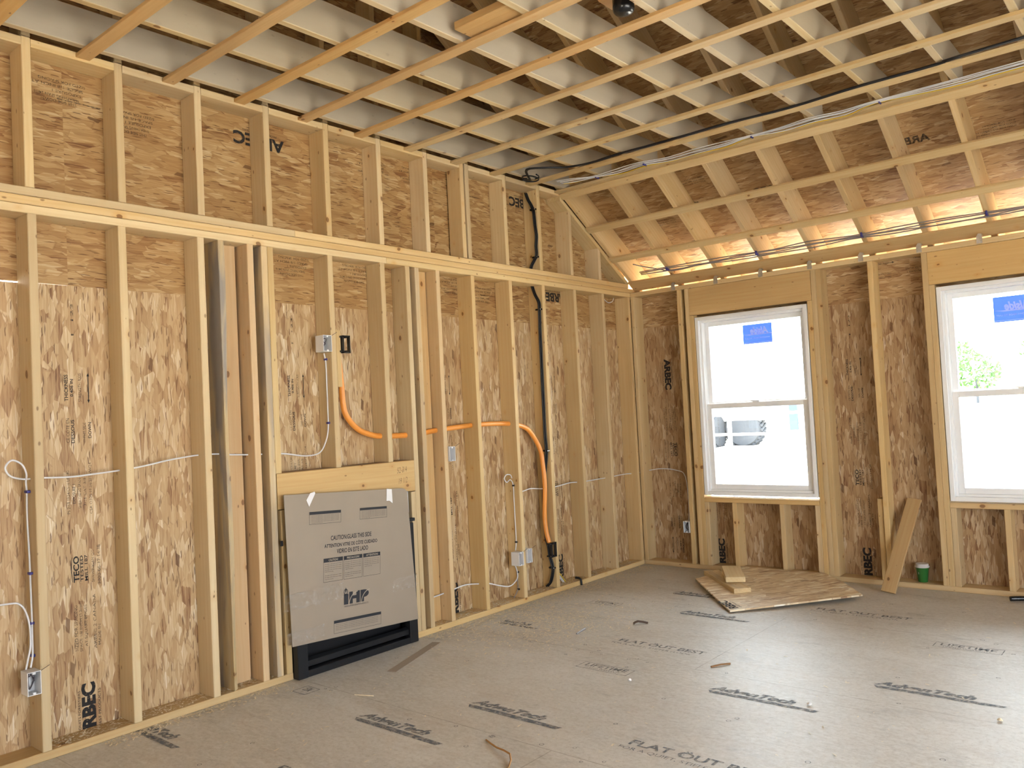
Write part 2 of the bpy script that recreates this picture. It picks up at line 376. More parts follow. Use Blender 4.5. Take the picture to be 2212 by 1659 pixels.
class Print:
    def __init__(s, f): s.bm = bmesh.new(); s.f = f
    def text(s, t, u, v, L, H, rot=0, bold=0.0, shear=0.0):
        V, F = glyphs(t, bold, shear); c, n = math.cos(math.radians(rot)), math.sin(math.radians(rot))
        vs = [s.bm.verts.new(s.f(u+(a*L)*c-(b*H)*n, v+(a*L)*n+(b*H)*c)) for a, b in V]
        for q in F:
            try: s.bm.faces.new([vs[i] for i in q])
            except ValueError: pass
    def poly(s, pts):
        s.bm.faces.new([s.bm.verts.new(s.f(*p)) for p in pts])
    def rect(s, u0, v0, u1, v1): s.poly([(u0, v0), (u1, v0), (u1, v1), (u0, v1)])
    def frame(s, u0, v0, u1, v1, w):
        s.rect(u0, v0, u1, v0+w); s.rect(u0, v1-w, u1, v1); s.rect(u0, v0+w, u0+w, v1-w); s.rect(u1-w, v0+w, u1, v1-w)
    def line(s, a, b, w):
        d = Vector((b[0]-a[0], b[1]-a[1])); d.normalize(); n = (-d.y*w/2, d.x*w/2)
        s.poly([(a[0]-n[0], a[1]-n[1]), (b[0]-n[0], b[1]-n[1]), (b[0]+n[0], b[1]+n[1]), (a[0]+n[0], a[1]+n[1])])
    def ring(s, u, v, ru, rv, w, n=10):
        for k in range(n):
            a, b = 2*math.pi*k/n, 2*math.pi*(k+1)/n
            s.poly([(u+ru*math.cos(a), v+rv*math.sin(a)), (u+ru*math.cos(b), v+rv*math.sin(b)), (u+(ru-w)*math.cos(b), v+(rv-w)*math.sin(b)), (u+(ru-w)*math.cos(a), v+(rv-w)*math.sin(a))])
    def done(s, name, mat, root, label=None):
        o = part(name, s.bm, mat, root)
        if label: o['label'] = label
        return o
ORD = ['first', 'second', 'third', 'fourth', 'fifth', 'sixth', 'seventh', 'eighth', 'ninth', 'tenth', 'eleventh', 'twelfth', 'thirteenth', 'fourteenth', 'fifteenth', 'sixteenth', 'seventeenth']
G = .4064
RZ = lambda y: 2.506-.645*y            # underside of the rafters over the window wall
SH = .645; YRG = -4.4                  # slope, ridge

# ---------------------------------------------------------------- floor
o = new('floor', box((-.16, YR-.15, -.25), (XR+.15, .16, 0)), FLO); tag(o, 'grey tan wood panel subfloor', kind='structure'); FLOOR = o

# ---------------------------------------------------------------- wall sheathing
def panel(name, a, b, wdir, w, mat, root, tint=(1, 1, 1), cuts=(), t=.012):
    return board(name, a, b, wdir, w, t, mat, tint=tint, cuts=cuts, bev=0, parent=root)
TOPZ = RZ(0)
wl = empty('wall_left'); tag(wl, kind='structure', label='left wall sheathed in strand board behind the studs')
roofcuts = [((0, 0, 2.773), (0, SH, 1)), ((0, 2*YRG, 2.773), (0, -SH, 1))]
ys = [.14-.0]+[-.0116-.019-1.2192*k for k in (1, 2, 3, 4, 5, 6, 7)]
ys = [.15]+[-(.0324+3*k*G)+.012 for k in range(1, 9)]
for k in range(len(ys)-1):
    y1, y0 = ys[k], ys[k+1]; y0 = max(y0, YR-.14)
    top = {3: 2.0943, 4: 2.090}.get(k, 2.0953)
    panel('sheathing_panel', (-.147, (y0+y1)/2, -.2), (-.147, (y0+y1)/2, top), (0, 1, 0), y1-y0, OSB, wl, tint=(.96, .97, 1.02))
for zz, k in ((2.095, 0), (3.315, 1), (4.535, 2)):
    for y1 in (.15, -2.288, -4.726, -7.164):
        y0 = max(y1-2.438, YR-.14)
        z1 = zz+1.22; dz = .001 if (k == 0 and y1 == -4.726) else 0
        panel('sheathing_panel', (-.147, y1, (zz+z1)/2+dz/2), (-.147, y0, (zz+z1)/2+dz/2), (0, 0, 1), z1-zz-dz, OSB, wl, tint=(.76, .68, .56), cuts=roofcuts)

wb = empty('wall_back'); tag(wb, kind='structure', label='window wall sheathed in strand board behind the studs')
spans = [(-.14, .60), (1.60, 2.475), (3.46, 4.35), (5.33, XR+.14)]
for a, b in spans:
    panel('sheathing_panel', ((a+b)/2, .147, -.2), ((a+b)/2, .147, 2.1025), (1, 0, 0), b-a, OSB, wb, tint=(.76, .73, .76))  # darker tint puts this wall's weaker light into its colour
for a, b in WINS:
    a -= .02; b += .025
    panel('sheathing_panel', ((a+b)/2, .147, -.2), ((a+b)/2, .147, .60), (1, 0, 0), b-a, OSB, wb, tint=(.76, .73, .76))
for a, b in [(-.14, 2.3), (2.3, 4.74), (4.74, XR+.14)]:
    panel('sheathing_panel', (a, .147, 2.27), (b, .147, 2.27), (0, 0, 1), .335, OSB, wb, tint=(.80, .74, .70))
# unseen right and rear walls with their openings
def pierced(name, axis, pos, lo, hi, holes, label):
    bm = bmesh.new()
    cuts_ = sorted(holes); cur = lo
    def bx(u0, u1, z0, z1):
        if u1-u0 < .01 or z1-z0 < .01: return
        if axis == 'x': boxbm(bm, (pos, u0, z0), (pos+.02, u1, z1))
        else: boxbm(bm, (u0, pos-.02, z0), (u1, pos, z1))
    for a, b, c, d in cuts_:
        bx(cur, a, -.2, 2.5); bx(a, b, -.2, c); bx(a, b, d, 2.5); cur = b
    bx(cur, hi, -.2, 2.5)
    if axis == 'x':
        t = prism([(hi, 2.5), (YRG, 5.5), (lo, 2.5)], lambda u, v: (pos, u, v), lambda u, v: (pos+.02, u, v))
        me = bpy.data.meshes.new('t'); t.to_mesh(me); t.free(); bm.from_mesh(me); bpy.data.meshes.remove(me)
    o = new(name, bm, SIDING); tag(o, label, kind='structure')
pierced('wall_right', 'x', XR+.14, YR-.14, .14, RIGHT_OPEN, 'right wall with wide daylight openings')
pierced('wall_rear', 'y', YR-.14, -.14, XR+.16, REAR_OPEN, 'rear wall with daylight openings')

# roof deck
rf = empty('ceiling'); tag(rf, kind='structure', label='strand board roof deck above the rafters')
cs = math.sqrt(1+SH*SH); un = Vector((0, -1, SH))/cs
e0 = Vector((0, .50, 2.776-SH*.50))
row = 0; s0 = 0.0
Ltot = (.50-YRG)*cs
while s0 < Ltot-.05:
    s1 = min(s0+1.219, Ltot); off = 0 if row % 2 == 0 else -1.22
    x = -.3+off
    while x < XR+.3:
        xa, xb = max(x, -.3), min(x+2.437, XR+.3)
        m = e0+un*((s0+s1)/2)+Vector((0, SH, 1)).normalized()*.006
        if xb-xa > .1: panel('deck_panel', (xa, m.y, m.z), (xb, m.y, m.z), tuple(un), s1-s0, OSBR, rf, tint=(.82, .75, .66))
        x += 2.437
    s0 = s1; row += 1
new('ceiling', prism([(-.3, 0), (XR+.3, 0), (XR+.3, 1), (-.3, 1)], lambda u, v: (u, YRG-(-YRG+.5)*v, 2.776-SH*YRG-(-YRG+.5)*SH*v),
                     lambda u, v: (u, YRG-(-YRG+.5)*v, 2.790-SH*YRG-(-YRG+.5)*SH*v)), OSBR); tag(bpy.data.objects['ceiling.001'], 'far slope of the strand board roof deck', kind='structure')

# ---------------------------------------------------------------- left wall framing
D = .14
def lstud(name, yr, z0, z1, label, cat='stud', group=None, w=.038, d=D, x=0, tint=(1, 1, 1), stain=0, cuts=(), wane=0):
    y = yr-w/2
    return board(name, (x-d/2, y, z0), (x-d/2, y, z1), (1, 0, 0), d, w, label=label, cat=cat, group=group, tint=tint, stain=stain, cuts=cuts, wane=wane)
YL = (1.04, 1.0, .93)
GL = 'studs of the left wall'
lstud('wall_stud', -4.905, .039, 2.377, 'left wall stud with the coiled wire box on it, leftmost in full', group=GL, tint=YL)
lstud('wall_stud', -4.51, .039, 2.377, 'left wall stud crossed by the white cable, next right of the coiled wire box stud', group=GL, tint=YL)
lstud('wall_stud', -4.108, .039, 2.377, 'left wall stud standing just left of the stained waney stud', group=GL, tint=YL)
lstud('wall_stud', -3.992, .039, 2.377, 'grey stained stud with a waney edge left of the fireplace', group=GL, stain=.9, wane=1, tint=(.98, .97, .95))
board('blocking_board', (-.115, -3.925, .039), (-.115, -3.925, 2.377), (0, 1, 0), .10, .038, label='recessed flat board between the waney stud and the next stud', cat='board', tint=(1.02, .88, .76))
lstud('wall_stud', -3.822, .039, 2.377, 'orange tinted knotty stud right of the recessed flat board', group=GL, tint=(1.03, .90, .78), stain=.15)
lstud('king_stud', -3.736, .039, 2.377, 'tall stud at the left side of the fireplace opening, grey stained face', group=GL, stain=.8, tint=YL)
lstud('cripple_stud', -3.697, 1.128, 2.377, 'short stud on the left end of the fireplace header', group=GL, tint=YL)
lstud('jack_stud', -3.678, .039, .925, 'short stud beside the carton under the left end of the header', group=GL, tint=YL)
lstud('cripple_stud', -3.290, 1.128, 2.377, 'stud standing on the fireplace header with a white box on its side', group=GL, tint=YL)
lstud('cripple_stud', -2.886, 1.128, 2.377, 'stud on the fireplace header pierced by the conduit right after its bend', group=GL, tint=YL)
lstud('king_stud', -2.673, .039, 2.377, 'tall stud at the right end of the fireplace header', group=GL, tint=(1.0, .95, .86))
lstud('jack_stud', -2.713, .039, .925, 'short stud under the right end of the fireplace header', group=GL, tint=YL)
lstud('wall_stud', -2.592, .039, 2.377, 'narrow looking stud just right of the header end stud', group=GL, tint=(1.0, .93, .84), stain=.2)
lstud('wall_stud', -2.400, .039, 2.377, 'broad sided stud with the single small white box at mid height', group=GL, tint=(1.0, .90, .78))
board('blocking_board', (-.115, -2.515, .039), (-.115, -2.515, 2.377), (0, 1, 0), .145, .038, label='recessed flat board left of the broad sided stud with the mid height box', cat='board', tint=(1.0, .88, .76))
NX = ['left wall stud second right of the fireplace bay, conduit passing straight through', 'left wall stud with two white boxes near its foot', 'left wall stud with the black cables running down its side', 'left wall stud just right of the black cable stud', 'left wall stud nearest the corner post']
for y, lb in zip((-2.055, -1.643, -1.245, -.826, -.415), NX): lstud('wall_stud', y, .039, 2.377, lb, group=GL, tint=(1.0, .94, .85))
lstud('corner_post', -.002, .039, 2.377, 'corner stud of the left wall against the window wall', tint=(.98, .9, .8))
for y, lb in zip((-5.31, -5.72, -6.13, -6.53), ('first', 'second', 'third', 'fourth')): lstud('wall_stud', y, .039, 2.377, lb+' stud of the left wall beyond the left picture edge', tint=YL)
# plates
def lplate(name, y0, y1, z, lab, cat='plate', tint=(1, 1, 1), th=.0375, w=D):
    return board(name, (-w/2, y0, z), (-w/2, y1, z), (1, 0, 0), w, th, label=lab, cat=cat, tint=tint)
lplate('bottom_plate', -6.8, -3.678, .019, 'dusty bottom plate on the floor left of the fireplace', tint=(.92, .84, .74))
lplate('bottom_plate', -2.755, -.002, .019, 'bottom plate on the floor between the fireplace and the corner', tint=(1.0, .93, .82))
lplate('top_plate', -6.8, -2.87, 2.397, 'lower top plate of the left wall, left length', tint=YL)
lplate('top_plate', -2.868, .138, 2.397, 'lower top plate of the left wall, right length up to the corner', tint=YL)
lplate('top_plate', -6.8, .138, 2.4365, 'middle plate of the triple band along the left wall', tint=(1.02, .93, .82))
lplate('bottom_plate', -6.8, -3.55, 2.476, 'pale upper plate of the triple band, left length', tint=(1.08, 1.05, 1.0))
lplate('bottom_plate', -3.548, -.02, 2.476, 'upper plate of the triple band, right length', tint=(1.04, .98, .9))
# upper gable studs
gcut = [((0, 0, RZ(0)-.048), (0, SH, 1))]
GU = 'short studs of the upper left wall'
for k in range(1, 17):
    y = -(.0324+k*G); top = 3.170 if k > 2 else RZ(y)+.1
    nm = ORD[k-1] if k < 13 else ORD[k-1]
    lstud('gable_stud', y, 2.496, top, 'short upper left wall stud, %s from the window wall corner' % nm, group=GU, tint=(1.04, 1.0, .94), cuts=gcut if k < 3 else ())
lstud('gable_stud', -(.0324+5*G)-.052, 2.496, 3.168, 'extra short upper stud doubled against the fifth from the corner', group=GU, d=.13, tint=(1.0, .95, .88))
for k in range(3, 17):
    yb_ = -(.0324+k*G)+.001; yt_ = -(.0324+(k-1)*G)-.039 if k > 3 else -(.0324+2*G)-.14
    if k == 5: pass
    if k == 6: yt_ = -(.0324+5*G)-.092
    board('blocking_board', (-.07, yb_, 3.150), (-.07, yt_, 3.150), (1, 0, 0), D, .0375, label='flat block under the ceiling between upper studs, %s from the corner' % ORD[k-3], cat='block', group='blocks between the upper studs', tint=(1.05, 1.0, .92))
cth = .0375*cs
board('rake_plate', (-.07, -1.02, RZ(-1.02)-cth/2-.004), (-.07, .06, RZ(.06)-cth/2-.004), (1, 0, 0), D, .0375, label='sloping plate over the last short upper studs by the corner', cat='plate', tint=(.97, .95, .9),
      cuts=[((0, 0, 2.497), (0, 0, -1)), ((0, -.985, 0), (0, -1, 0))])
# framing of the gable in the attic
for k in range(3, 17):
    y = -(.0324+k*G)
    board('attic_stud', (-.07, y-.019, 3.177), (-.07, y-.019, 5.4), (1, 0, 0), D, .038, label='attic gable stud above the ceiling, %s from the window wall' % ORD[k-3], cat='stud', group='attic gable studs',
          tint=(.9, .84, .74), cuts=[((0, 0, 2.75), (0, SH, 1)), ((0, 2*YRG, 2.75), (0, -SH, 1))])

# ---------------------------------------------------------------- window wall framing
def bstud(name, x0, z0, z1, label, w=.038, d=D, y=0, tint=(1, .93, .82), cat='stud', stain=0):
    return board(name, (x0+w/2, y+d/2, z0), (x0+w/2, y+d/2, z1), (0, 1, 0), d, w, label=label, cat=cat, group='studs of the window wall', tint=tint, stain=stain)
bstud('wall_stud', .001, .039, 2.377, 'first stud of the window wall, in the corner')
bstud('wall_stud', .466, .039, 2.377, 'window wall stud with a white outlet box on its left side')
bstud('king_stud', .538, .039, 2.377, 'tall stud left of the nearer-corner window')
bstud('jack_stud', .5765, .039, 2.143, 'stud carrying the left end of the left window header')
bstud('cripple_stud', .6155, .039, .566, 'short stud under the left end of the left window sill')
bstud('cripple_stud', .862, .039, .566, 'short stud under the left window, left of its middle')
bstud('cripple_stud', 1.262, .039, .566, 'short stud under the left window, right of its middle')
bstud('cripple_stud', 1.544, .039, .566, 'short stud under the right end of the left window sill')
bstud('jack_stud', 1.583, .039, 2.143, 'stud carrying the right end of the left window header')
bstud('king_stud', 1.622, .039, 2.377, 'tall stud right of the left window, inner of two')
bstud('king_stud', 1.6605, .039, 2.377, 'tall stud right of the left window, outer of two')
bstud('wall_stud', 2.043, .039, 2.377, 'lone tall stud midway between the two windows')
bstud('cripple_stud', 1.999, .039, .63, 'waist high scrap stud nailed to the lone stud between the windows', y=.02, d=.118)
bstud('king_stud', 2.410, .039, 2.377, 'tall stud left of the right hand window')
bstud('jack_stud', 2.4485, .039, 2.143, 'stud carrying the left end of the right window header')
bstud('cripple_stud', 2.487, .039, .580, 'short stud under the left end of the right window sill')
bstud('cripple_stud', 2.812, .039, .580, 'short stud under the right window at the right picture edge')
for x, l in ((3.455, 'stud right of the right hand window'), (3.9, 'window wall stud past the right picture edge'), (4.32, 'stud left of the added unseen window'), (5.33, 'stud right of the added unseen window'), (5.9, 'last window wall stud')):
    bstud('wall_stud', x, .039, 2.377, l)
board('top_plate', (-.001+.002, D/2, 2.397), (XR, D/2, 2.397), (0, 1, 0), D, .0375, label='top plate of the window wall with steel clips along it', cat='plate', tint=(1, .93, .80))
board('bottom_plate', (.002, D/2, .019), (XR, D/2, .019), (0, 1, 0), D, .0375, label='bottom plate of the window wall carrying the green cup', cat='plate', tint=(1, .91, .78))
def header(x0, x1, lab):
    return board('window_header', (x0, .020, 2.2615), (x1, .020, 2.2615), (0, 0, 1), .231, .038, label=lab, cat='header', tint=(1.0, .88, .70))
header(.578, 1.620, 'wide knotty header board over the left window')
header(2.450, 3.490, 'wide knotty header board over the right window')
header(4.30, 5.35, 'header board over the added unseen window')
board('window_sill_plate', (.616, D/2, .5855), (1.581, D/2, .5855), (0, 1, 0), D, .038, label='rough sill board under the left window', cat='sill', tint=(1, .9, .76))
board('window_sill_plate', (2.489, D/2, .5995), (3.453, D/2, .5995), (0, 1, 0), D, .038, label='rough sill board under the right window', cat='sill', tint=(1, .9, .76))

# fireplace header
fh = board('fireplace_header', (-.019, -3.732, 1.028), (-.019, -2.714, 1.028), (0, 0, 1), .196, .038, label='yellow header board over the fireplace with pencilled figures', cat='header', tint=(1.02, .86, .60))
board('fireplace_header', (-.1, -3.732, 1.108), (-.1, -2.714, 1.108), (1, 0, 0), .12, .036, label='rough edged board lying flat behind the fireplace header', cat='header', tint=(.6, .5, .42), stain=.5)
for t_, u_, v_, l_ in (('52 3/4', -2.862, 1.052, .085), ('19 1/2', -2.852, .985, .075)):
    pn = Print(lambda u, v: (.0015, u, v)); pn.text(t_, u_, v_, l_, .035, 4, -.012, .3)
    n_ = part('pencil_note', pn.bm, INKP, None)
    for v in n_.data.vertices: v.co = fh.matrix_world.inverted() @ v.co
    n_.parent = fh

# ---------------------------------------------------------------- ceiling framing
jt = (1.06, 1.05, 1.02)
for k in range(16):
    x = .066+.4045*k
    if x > XR: break
    ex = '' if k < 8 else ' of those past the picture'
    board('ceiling_joist', (x+.019, -.70, 3.2475), (x+.019, YRG*2+.70, 3.2475), (0, 0, 1), .173, .038, grey=1.0, label='pale ceiling joist, %s out from the left wall' % ORD[k], cat='joist', group='ceiling joists', tint=jt,
          cuts=[((0, 0, 2.773), (0, SH, 1)), ((0, -.985, 0), (0, 1, 0)), ((0, 2*YRG, 2.773), (0, -SH, 1))])
    xr = .026+.4015*k if k else .003; cz = .1125*cs
    yt = YRG+.02; ye = .45
    board('roof_rafter', (xr+.019, ye, RZ(ye)+cz), (xr+.019, yt, RZ(yt)+cz), (0, 0, 1), .2245, .038, label='sloping roof rafter over the window wall, %s from the left wall' % ORD[k], cat='rafter', group='roof rafters', tint=(1.0, .93, .86),
          cuts=[((0, YRG+.02, 0), (0, -1, 0)), ((0, .14, 2.4165), (0, 0, -1))] if False else [((0, YRG+.02, 0), (0, -1, 0))])
board('added_fascia_board', (-.3, .515, 2.36), (XR+.3, .515, 2.36), (0, 0, 1), .19, .02, label='unseen fascia board added along the eave to hold back attic light', cat='fascia')  # added out of view to narrow the eave light reaching the attic
board('ridge_board', (-.1, YRG, 5.37), (XR, YRG, 5.37), (0, 0, 1), .235, .03, label='ridge board at the peak of the attic', cat='ridge board')
SY = [-1.022, -1.39, -1.805, -2.212, -2.645, -3.055, -3.465, -3.872, -4.272, -4.685, -5.09, -5.50, -5.905]
for i, y in enumerate(SY):
    orange = (1.03, .84, .60) if i >= 5 else (1.02, .97, .88)
    if i == 4: orange = (1.02, .90, .72)
    board('furring_strap', (-.03+.01*(i % 3), y, 3.1515), (XR-.01, y, 3.1515), (0, 1, 0), .064, .0185, label='flat ceiling strap, %s from the bend over the window wall' % ORD[i], cat='strap', group='ceiling straps', tint=orange, bev=.002)
for y, lb in ((-.970, 'sloping ceiling strap at the bend with the flat ceiling'), (-.617, 'sloping ceiling strap next below the bend'), (-.285, 'sloping ceiling strap second below the bend'), (.030, 'lowest sloping strap just above the window wall plate')):
    nrm = Vector((0, SH, 1)).normalized()
    p = Vector((0, y, RZ(y)))-nrm*.0098
    board('furring_strap', (.005, p.y, p.z), (XR-.01, p.y, p.z), tuple(un), .064 if y < 0 else .122, .0185, label=lb, cat='strap', group='sloping ceiling straps', tint=(1.02, .96, .86) if y < -.1 else (1, .9, .74), bev=.002)
board('blocking_board', (1.36, -3.52, 3.19), (1.675, -3.52, 3.19), (0, 1, 0), .15, .038, label='orange scrap block between two joists near the top picture edge', cat='board', tint=(1.02, .84, .62))
board('blocking_board', (1.90, -3.13, 3.262), (2.083, -3.13, 3.262), (0, 1, 0), .16, .038, label='scrap block behind the black round ceiling box', cat='board', tint=(.95, .7, .45))
bm = lathe([(.020, 3.148), (.038, 3.151), (.046, 3.160), (.0485, 3.172), (.0485, 3.24)], 2.02, -3.19, 40)
ob = part('junction_box', bm, BLACKP, None, True); tag(ob, 'glossy black round ceiling box beside a joist, top of picture', 'box')
# steel clips
for i, x in enumerate((.437, .835, 1.226, 1.621, 2.003, 2.403, 2.783)):
    rt = empty('rafter_clip', (x, -.003, 2.40)); tag(rt, 'shiny steel rafter clip on the top plate, %s from the corner' % ORD[i], 'clip', 'rafter clips')
    part('plate_leg', box((x-.018, -.0035, 2.385), (x+.018, -.0015, 2.432), .0004), GALV, rt)
    bm = prism([(x-.018, 2.432), (x+.018, 2.432), (x+.012, 2.448), (x-.006, 2.452)], lambda u, v: (u, -.0035, v), lambda u, v: (u+.004, .012, v+.003)); part('rafter_leg', bm, GALV, rt)
    bm = bmesh.new()
    for dx, dz in ((-.009, 2.395), (.009, 2.400), (0, 2.418)): boxbm(bm, (x+dx-.003, -.006, dz-.003), (x+dx+.003, -.003, dz+.003), .001)
    part('nail_heads', bm, GALV, rt)
# ---------------------------------------------------------------- windows
def frame_bm(x0, x1, z0, z1, w, y0, y1, bev=.002):
    bm = bmesh.new()
    boxbm(bm, (x0, y0, z0), (x0+w, y1, z1), bev); boxbm(bm, (x1-w, y0, z0), (x1, y1, z1), bev)
    boxbm(bm, (x0+w, y0, z0), (x1-w, y1, z0+w), bev); boxbm(bm, (x0+w, y0, z1-w), (x1-w, y1, z1), bev); return bm
for i, (x0, x1) in enumerate(WINS):
    z0, z1 = .626, 2.124
    if i == 1: z0 = .628
    w_ = empty('window_%d' % (i+1), (x0, 0, z0)); tag(w_, ('left', 'right', 'added unseen far right')[i]+' white vinyl double hung window', kind='structure')
    part('window_frame', frame_bm(x0, x1, z0, z1, .030, .004, .15), VINYL, w_)
    part('window_frame', frame_bm(x0+.030, x1-.030, z0+.030, z1-.030, .018, .030, .15), VINYL, w_)
    part('lower_sash', frame_bm(x0+.048, x1-.048, z0+.048, 1.385, .040, .045, .075), VINYL, w_)
    part('upper_sash', frame_bm(x0+.048, x1-.048, 1.365, z1-.048, .036, .085, .115), VINYL, w_)
    part('glass_pane', box((x0+.088, .058, z0+.088), (x1-.088, .062, 1.345)), GLASS, w_)
    part('glass_pane', box((x0+.084, .098, 1.401), (x1-.084, .102, z1-.084)), GLASS, w_)
    part('sash_lock', box(((x0+x1)/2-.03, .050, 1.385), ((x0+x1)/2+.03, .075, 1.397), .003), VINYL, w_)
    if i < 2:
        sx = (1.003, 1.252) if i == 0 else (2.82, 3.07)
        zt, zb = (2.022, 1.862) if i == 0 else (2.015, 1.842)
        st = part('window_sticker', box((sx[0], .0965, zb), (sx[1], .0975, zt)), STICK, w_); st['label'] = 'blue paper sticker with white script'
        f = lambda u, v, s=sx, a=zb: (s[1]-u, .0958, a+v)
        pr = Print(f); L = sx[1]-sx[0]
        pr.text('Alside', .03, .078, L*.62, .058, 0, .045, .25)
        pr.poly([(.0, .072), (.19, .070), (.245, .079), (.19, .079), (.0, .078)])
        pr.text('WINDOWS MADE TO LAST', .02, .040, L*.86, .011, 0, .01); pr.rect(.0, .008, L, .011)
        q = part('printed_stamp', pr.bm, STICKW, w_); q['label'] = 'white script on the blue sticker'
board('shim', (.60, .004, 2.1345), (1.60, .004, 2.1345), (0, 0, 1), .006, .004, label='thin shim strip over the left window frame', cat='shim', bev=0) if False else None
ob = part('plastic_strip', prism([(.69, .6085), (1.15, .600), (1.46, .6075), (1.15, .603)], lambda u, v: (u, -.006, v+.010), lambda u, v: (u, .03, v+.010)), VINYL, None); tag(ob, 'thin white plastic strip sagging on the left window sill', 'strip')

# ---------------------------------------------------------------- printed marks on the sheathing
def column(pr, u0, zf, sg=1):
    """one run of sheathing marks reading along the board; u: across, w: along"""
    def T(t, du, za, zb, H, bold=0.0):                    # text runs along w, its top towards -du
        L = zb-za
        V, F = glyphs(t, bold, 0.0)
        vs = [pr.bm.verts.new(pr.f(u0+sg*(du+H-b*H), zf(za+a*L))) for a, b in V]
        for q in F:
            try: pr.bm.faces.new([vs[i] for i in q])
            except ValueError: pass
    T('ARBEC', -.034, -.03, .243, .064, .05)
    T('PRODUITS FORESTIERS', -.050, .0, .215, .011); T('FOREST PRODUCTS', .040, .0, .205, .012)
    T('TECO', -.052, .712, .832, .026, .03); T('TESTED', -.022, .712, .832, .014, .02); T('MILL 187', -.002, .712, .832, .014, .01)
    pr.poly([pr_ for pr_ in [(u0-sg*.055, zf(.715)), (u0-sg*.060, zf(.772)), (u0-sg*.055, zf(.829)), (u0-sg*.057, zf(.829)), (u0-sg*.063, zf(.772)), (u0-sg*.057, zf(.715))]])
    T('THICKNESS', -.068, 1.552, 1.676, .017, .02); T('0.406 IN', -.042, 1.573, 1.655, .014, .02)
    a = (u0+sg*.040, zf(1.545)); b = (u0+sg*.040, zf(1.68)); pr.line(a, b, .004)
    for q, d in ((a, 1), (b, -1)):
        e = d*(zf(1.01)-zf(1.0))*1.2
        pr.poly([(q[0], q[1]-e*.3), (q[0]+.006, q[1]+e), (q[0]-.006, q[1]+e)])
    T('DESSOUS', -.043, 1.356, 1.465, .015, .02); T('DOWN', .034, 1.376, 1.45, .014, .015)
    T('EXPOSURE 1', -.045, 1.075, 1.165, .013, .005)
def faint(pr, u0, zf, sg=1):
    def T(t, du, za, zb, H, bold=0.0):
        V, F = glyphs(t, bold, 0.0); L = zb-za
        vs = [pr.bm.verts.new(pr.f(u0+sg*(du+H-b*H), zf(za+a*L))) for a, b in V]
        for q in F:
            try: pr.bm.faces.new([vs[i] for i in q])
            except ValueError: pass
    T('SIZED FOR SPACING', -.055, .398, .607, .015); T('SPACE 1/8 INCH (3.2mm)', -.032, .392, .622, .015); T('AT SQUARE EDGES', -.010, .410, .603, .015)
    T('ARBEC 2 CANADA', .030, .392, .645, .013); T('MADE IN', .050, .405, .50, .012)
    T('SHAWINIGAN QC', .030, .700, .850, .013); T('2020-06-17 14:38', .056, .686, .871, .014)
    T('STRENGTH AXIS', -.006, 1.548, 1.682, .014); T('CE COTE EN', -.064, 1.358, 1.472, .014); T('THIS SIDE', .010, 1.376, 1.45, .013)
    T('PS 2-18 1R24/CS16 UM-40', -.070, 1.03, 1.23, .013); T('SHEATHING SPAN', -.020, 1.05, 1.19, .013); T('7/16 CAT 3/8', .004, 1.06, 1.19, .012); T('CSA O325 1R24/2F16/W24', .030, 1.02, 1.26, .012)
    T('1  123', -.030, 1.86, 2.01, .012, .01)
for mt, fn in ((INK, column), (INKF, faint)):
    for k in range(4):
        pr = Print(lambda u, v: (-.1400, u, v)); fn(pr, -4.69+1.2165*k, lambda z: z); pr.done('printed_stamp', mt, wl)
    for x0 in (.68, 1.868):
        pr = Print(lambda u, v: (u, .1400, v)); fn(pr, x0, lambda z: z); pr.done('printed_stamp', mt, wb)
    pr = Print(lambda u, v: (u, .1400, v)); fn(pr, .255, lambda z: 1.775-z, -1); pr.done('printed_stamp', mt, wb)
# upside down marks on the upper strips
def flipped(pr, u, v, side):
    pr.text('ARBEC', u, v, .33, .075, 180, .035)
    pr.text('PRODUITS FORESTIERS', u-.05, v+.02, .22, .012, 180); 
def flipped2(pr, u, v):
    for i, (t, L) in enumerate((('SIZED FOR SPACING', .21), ('SPACE 1/8 INCH AT', .23), ('EXPOSURE 1', .13), ('SHEATHING SPAN 24/16', .2), ('THIS SIDE DOWN', .16))):
        pr.text(t, u-.01*i, v-.024*i, L, .013, 180, .006)
for fx in ('l',):
    f = lambda u, v: (-.1400, u, v)
    pr = Print(f); flipped(pr, -.80, 2.362, 1); flipped(pr, -3.50, 3.05, 1); flipped(pr, -1.13, 3.08, 1); pr.done('printed_stamp', INK, wl)
    pr = Print(f)
    for u, v in ((-3.36, 2.37), (-2.90, 2.37), (-2.02, 2.37), (-1.72, 2.33), (-2.72, 3.07), (-2.36, 3.09), (-4.62, 3.07), (-4.28, 3.0)): flipped2(pr, u, v)
    pr.line((-4.75, 2.98), (-4.55, 2.98), .004); pr.line((-1.95, 3.0), (-1.80, 3.0), .004)
    pr.done('printed_stamp', INKF, wl)
pr = Print(lambda u, v: (u, .1400, v))
pr.line((2.085, 2.365), (2.18, 2.365), .004); pr.poly([(2.18, 2.357), (2.198, 2.365), (2.18, 2.373)])
for u, v, t, L in ((2.17, 2.295, 'STRENGTH AXIS', .09), (2.17, 2.27, 'THIS SIDE DOWN', .09), (2.40, 2.31, 'SIZED FOR SPACING', .13), (2.40, 2.285, 'EXPOSURE 1', .12), (1.83, 2.25, '60', .03), (2.40, 2.385, 'DOWN', .07)): pr.text(t, u, v, L, .013, 180, .01)
pr.done('printed_stamp', INKF, wb)
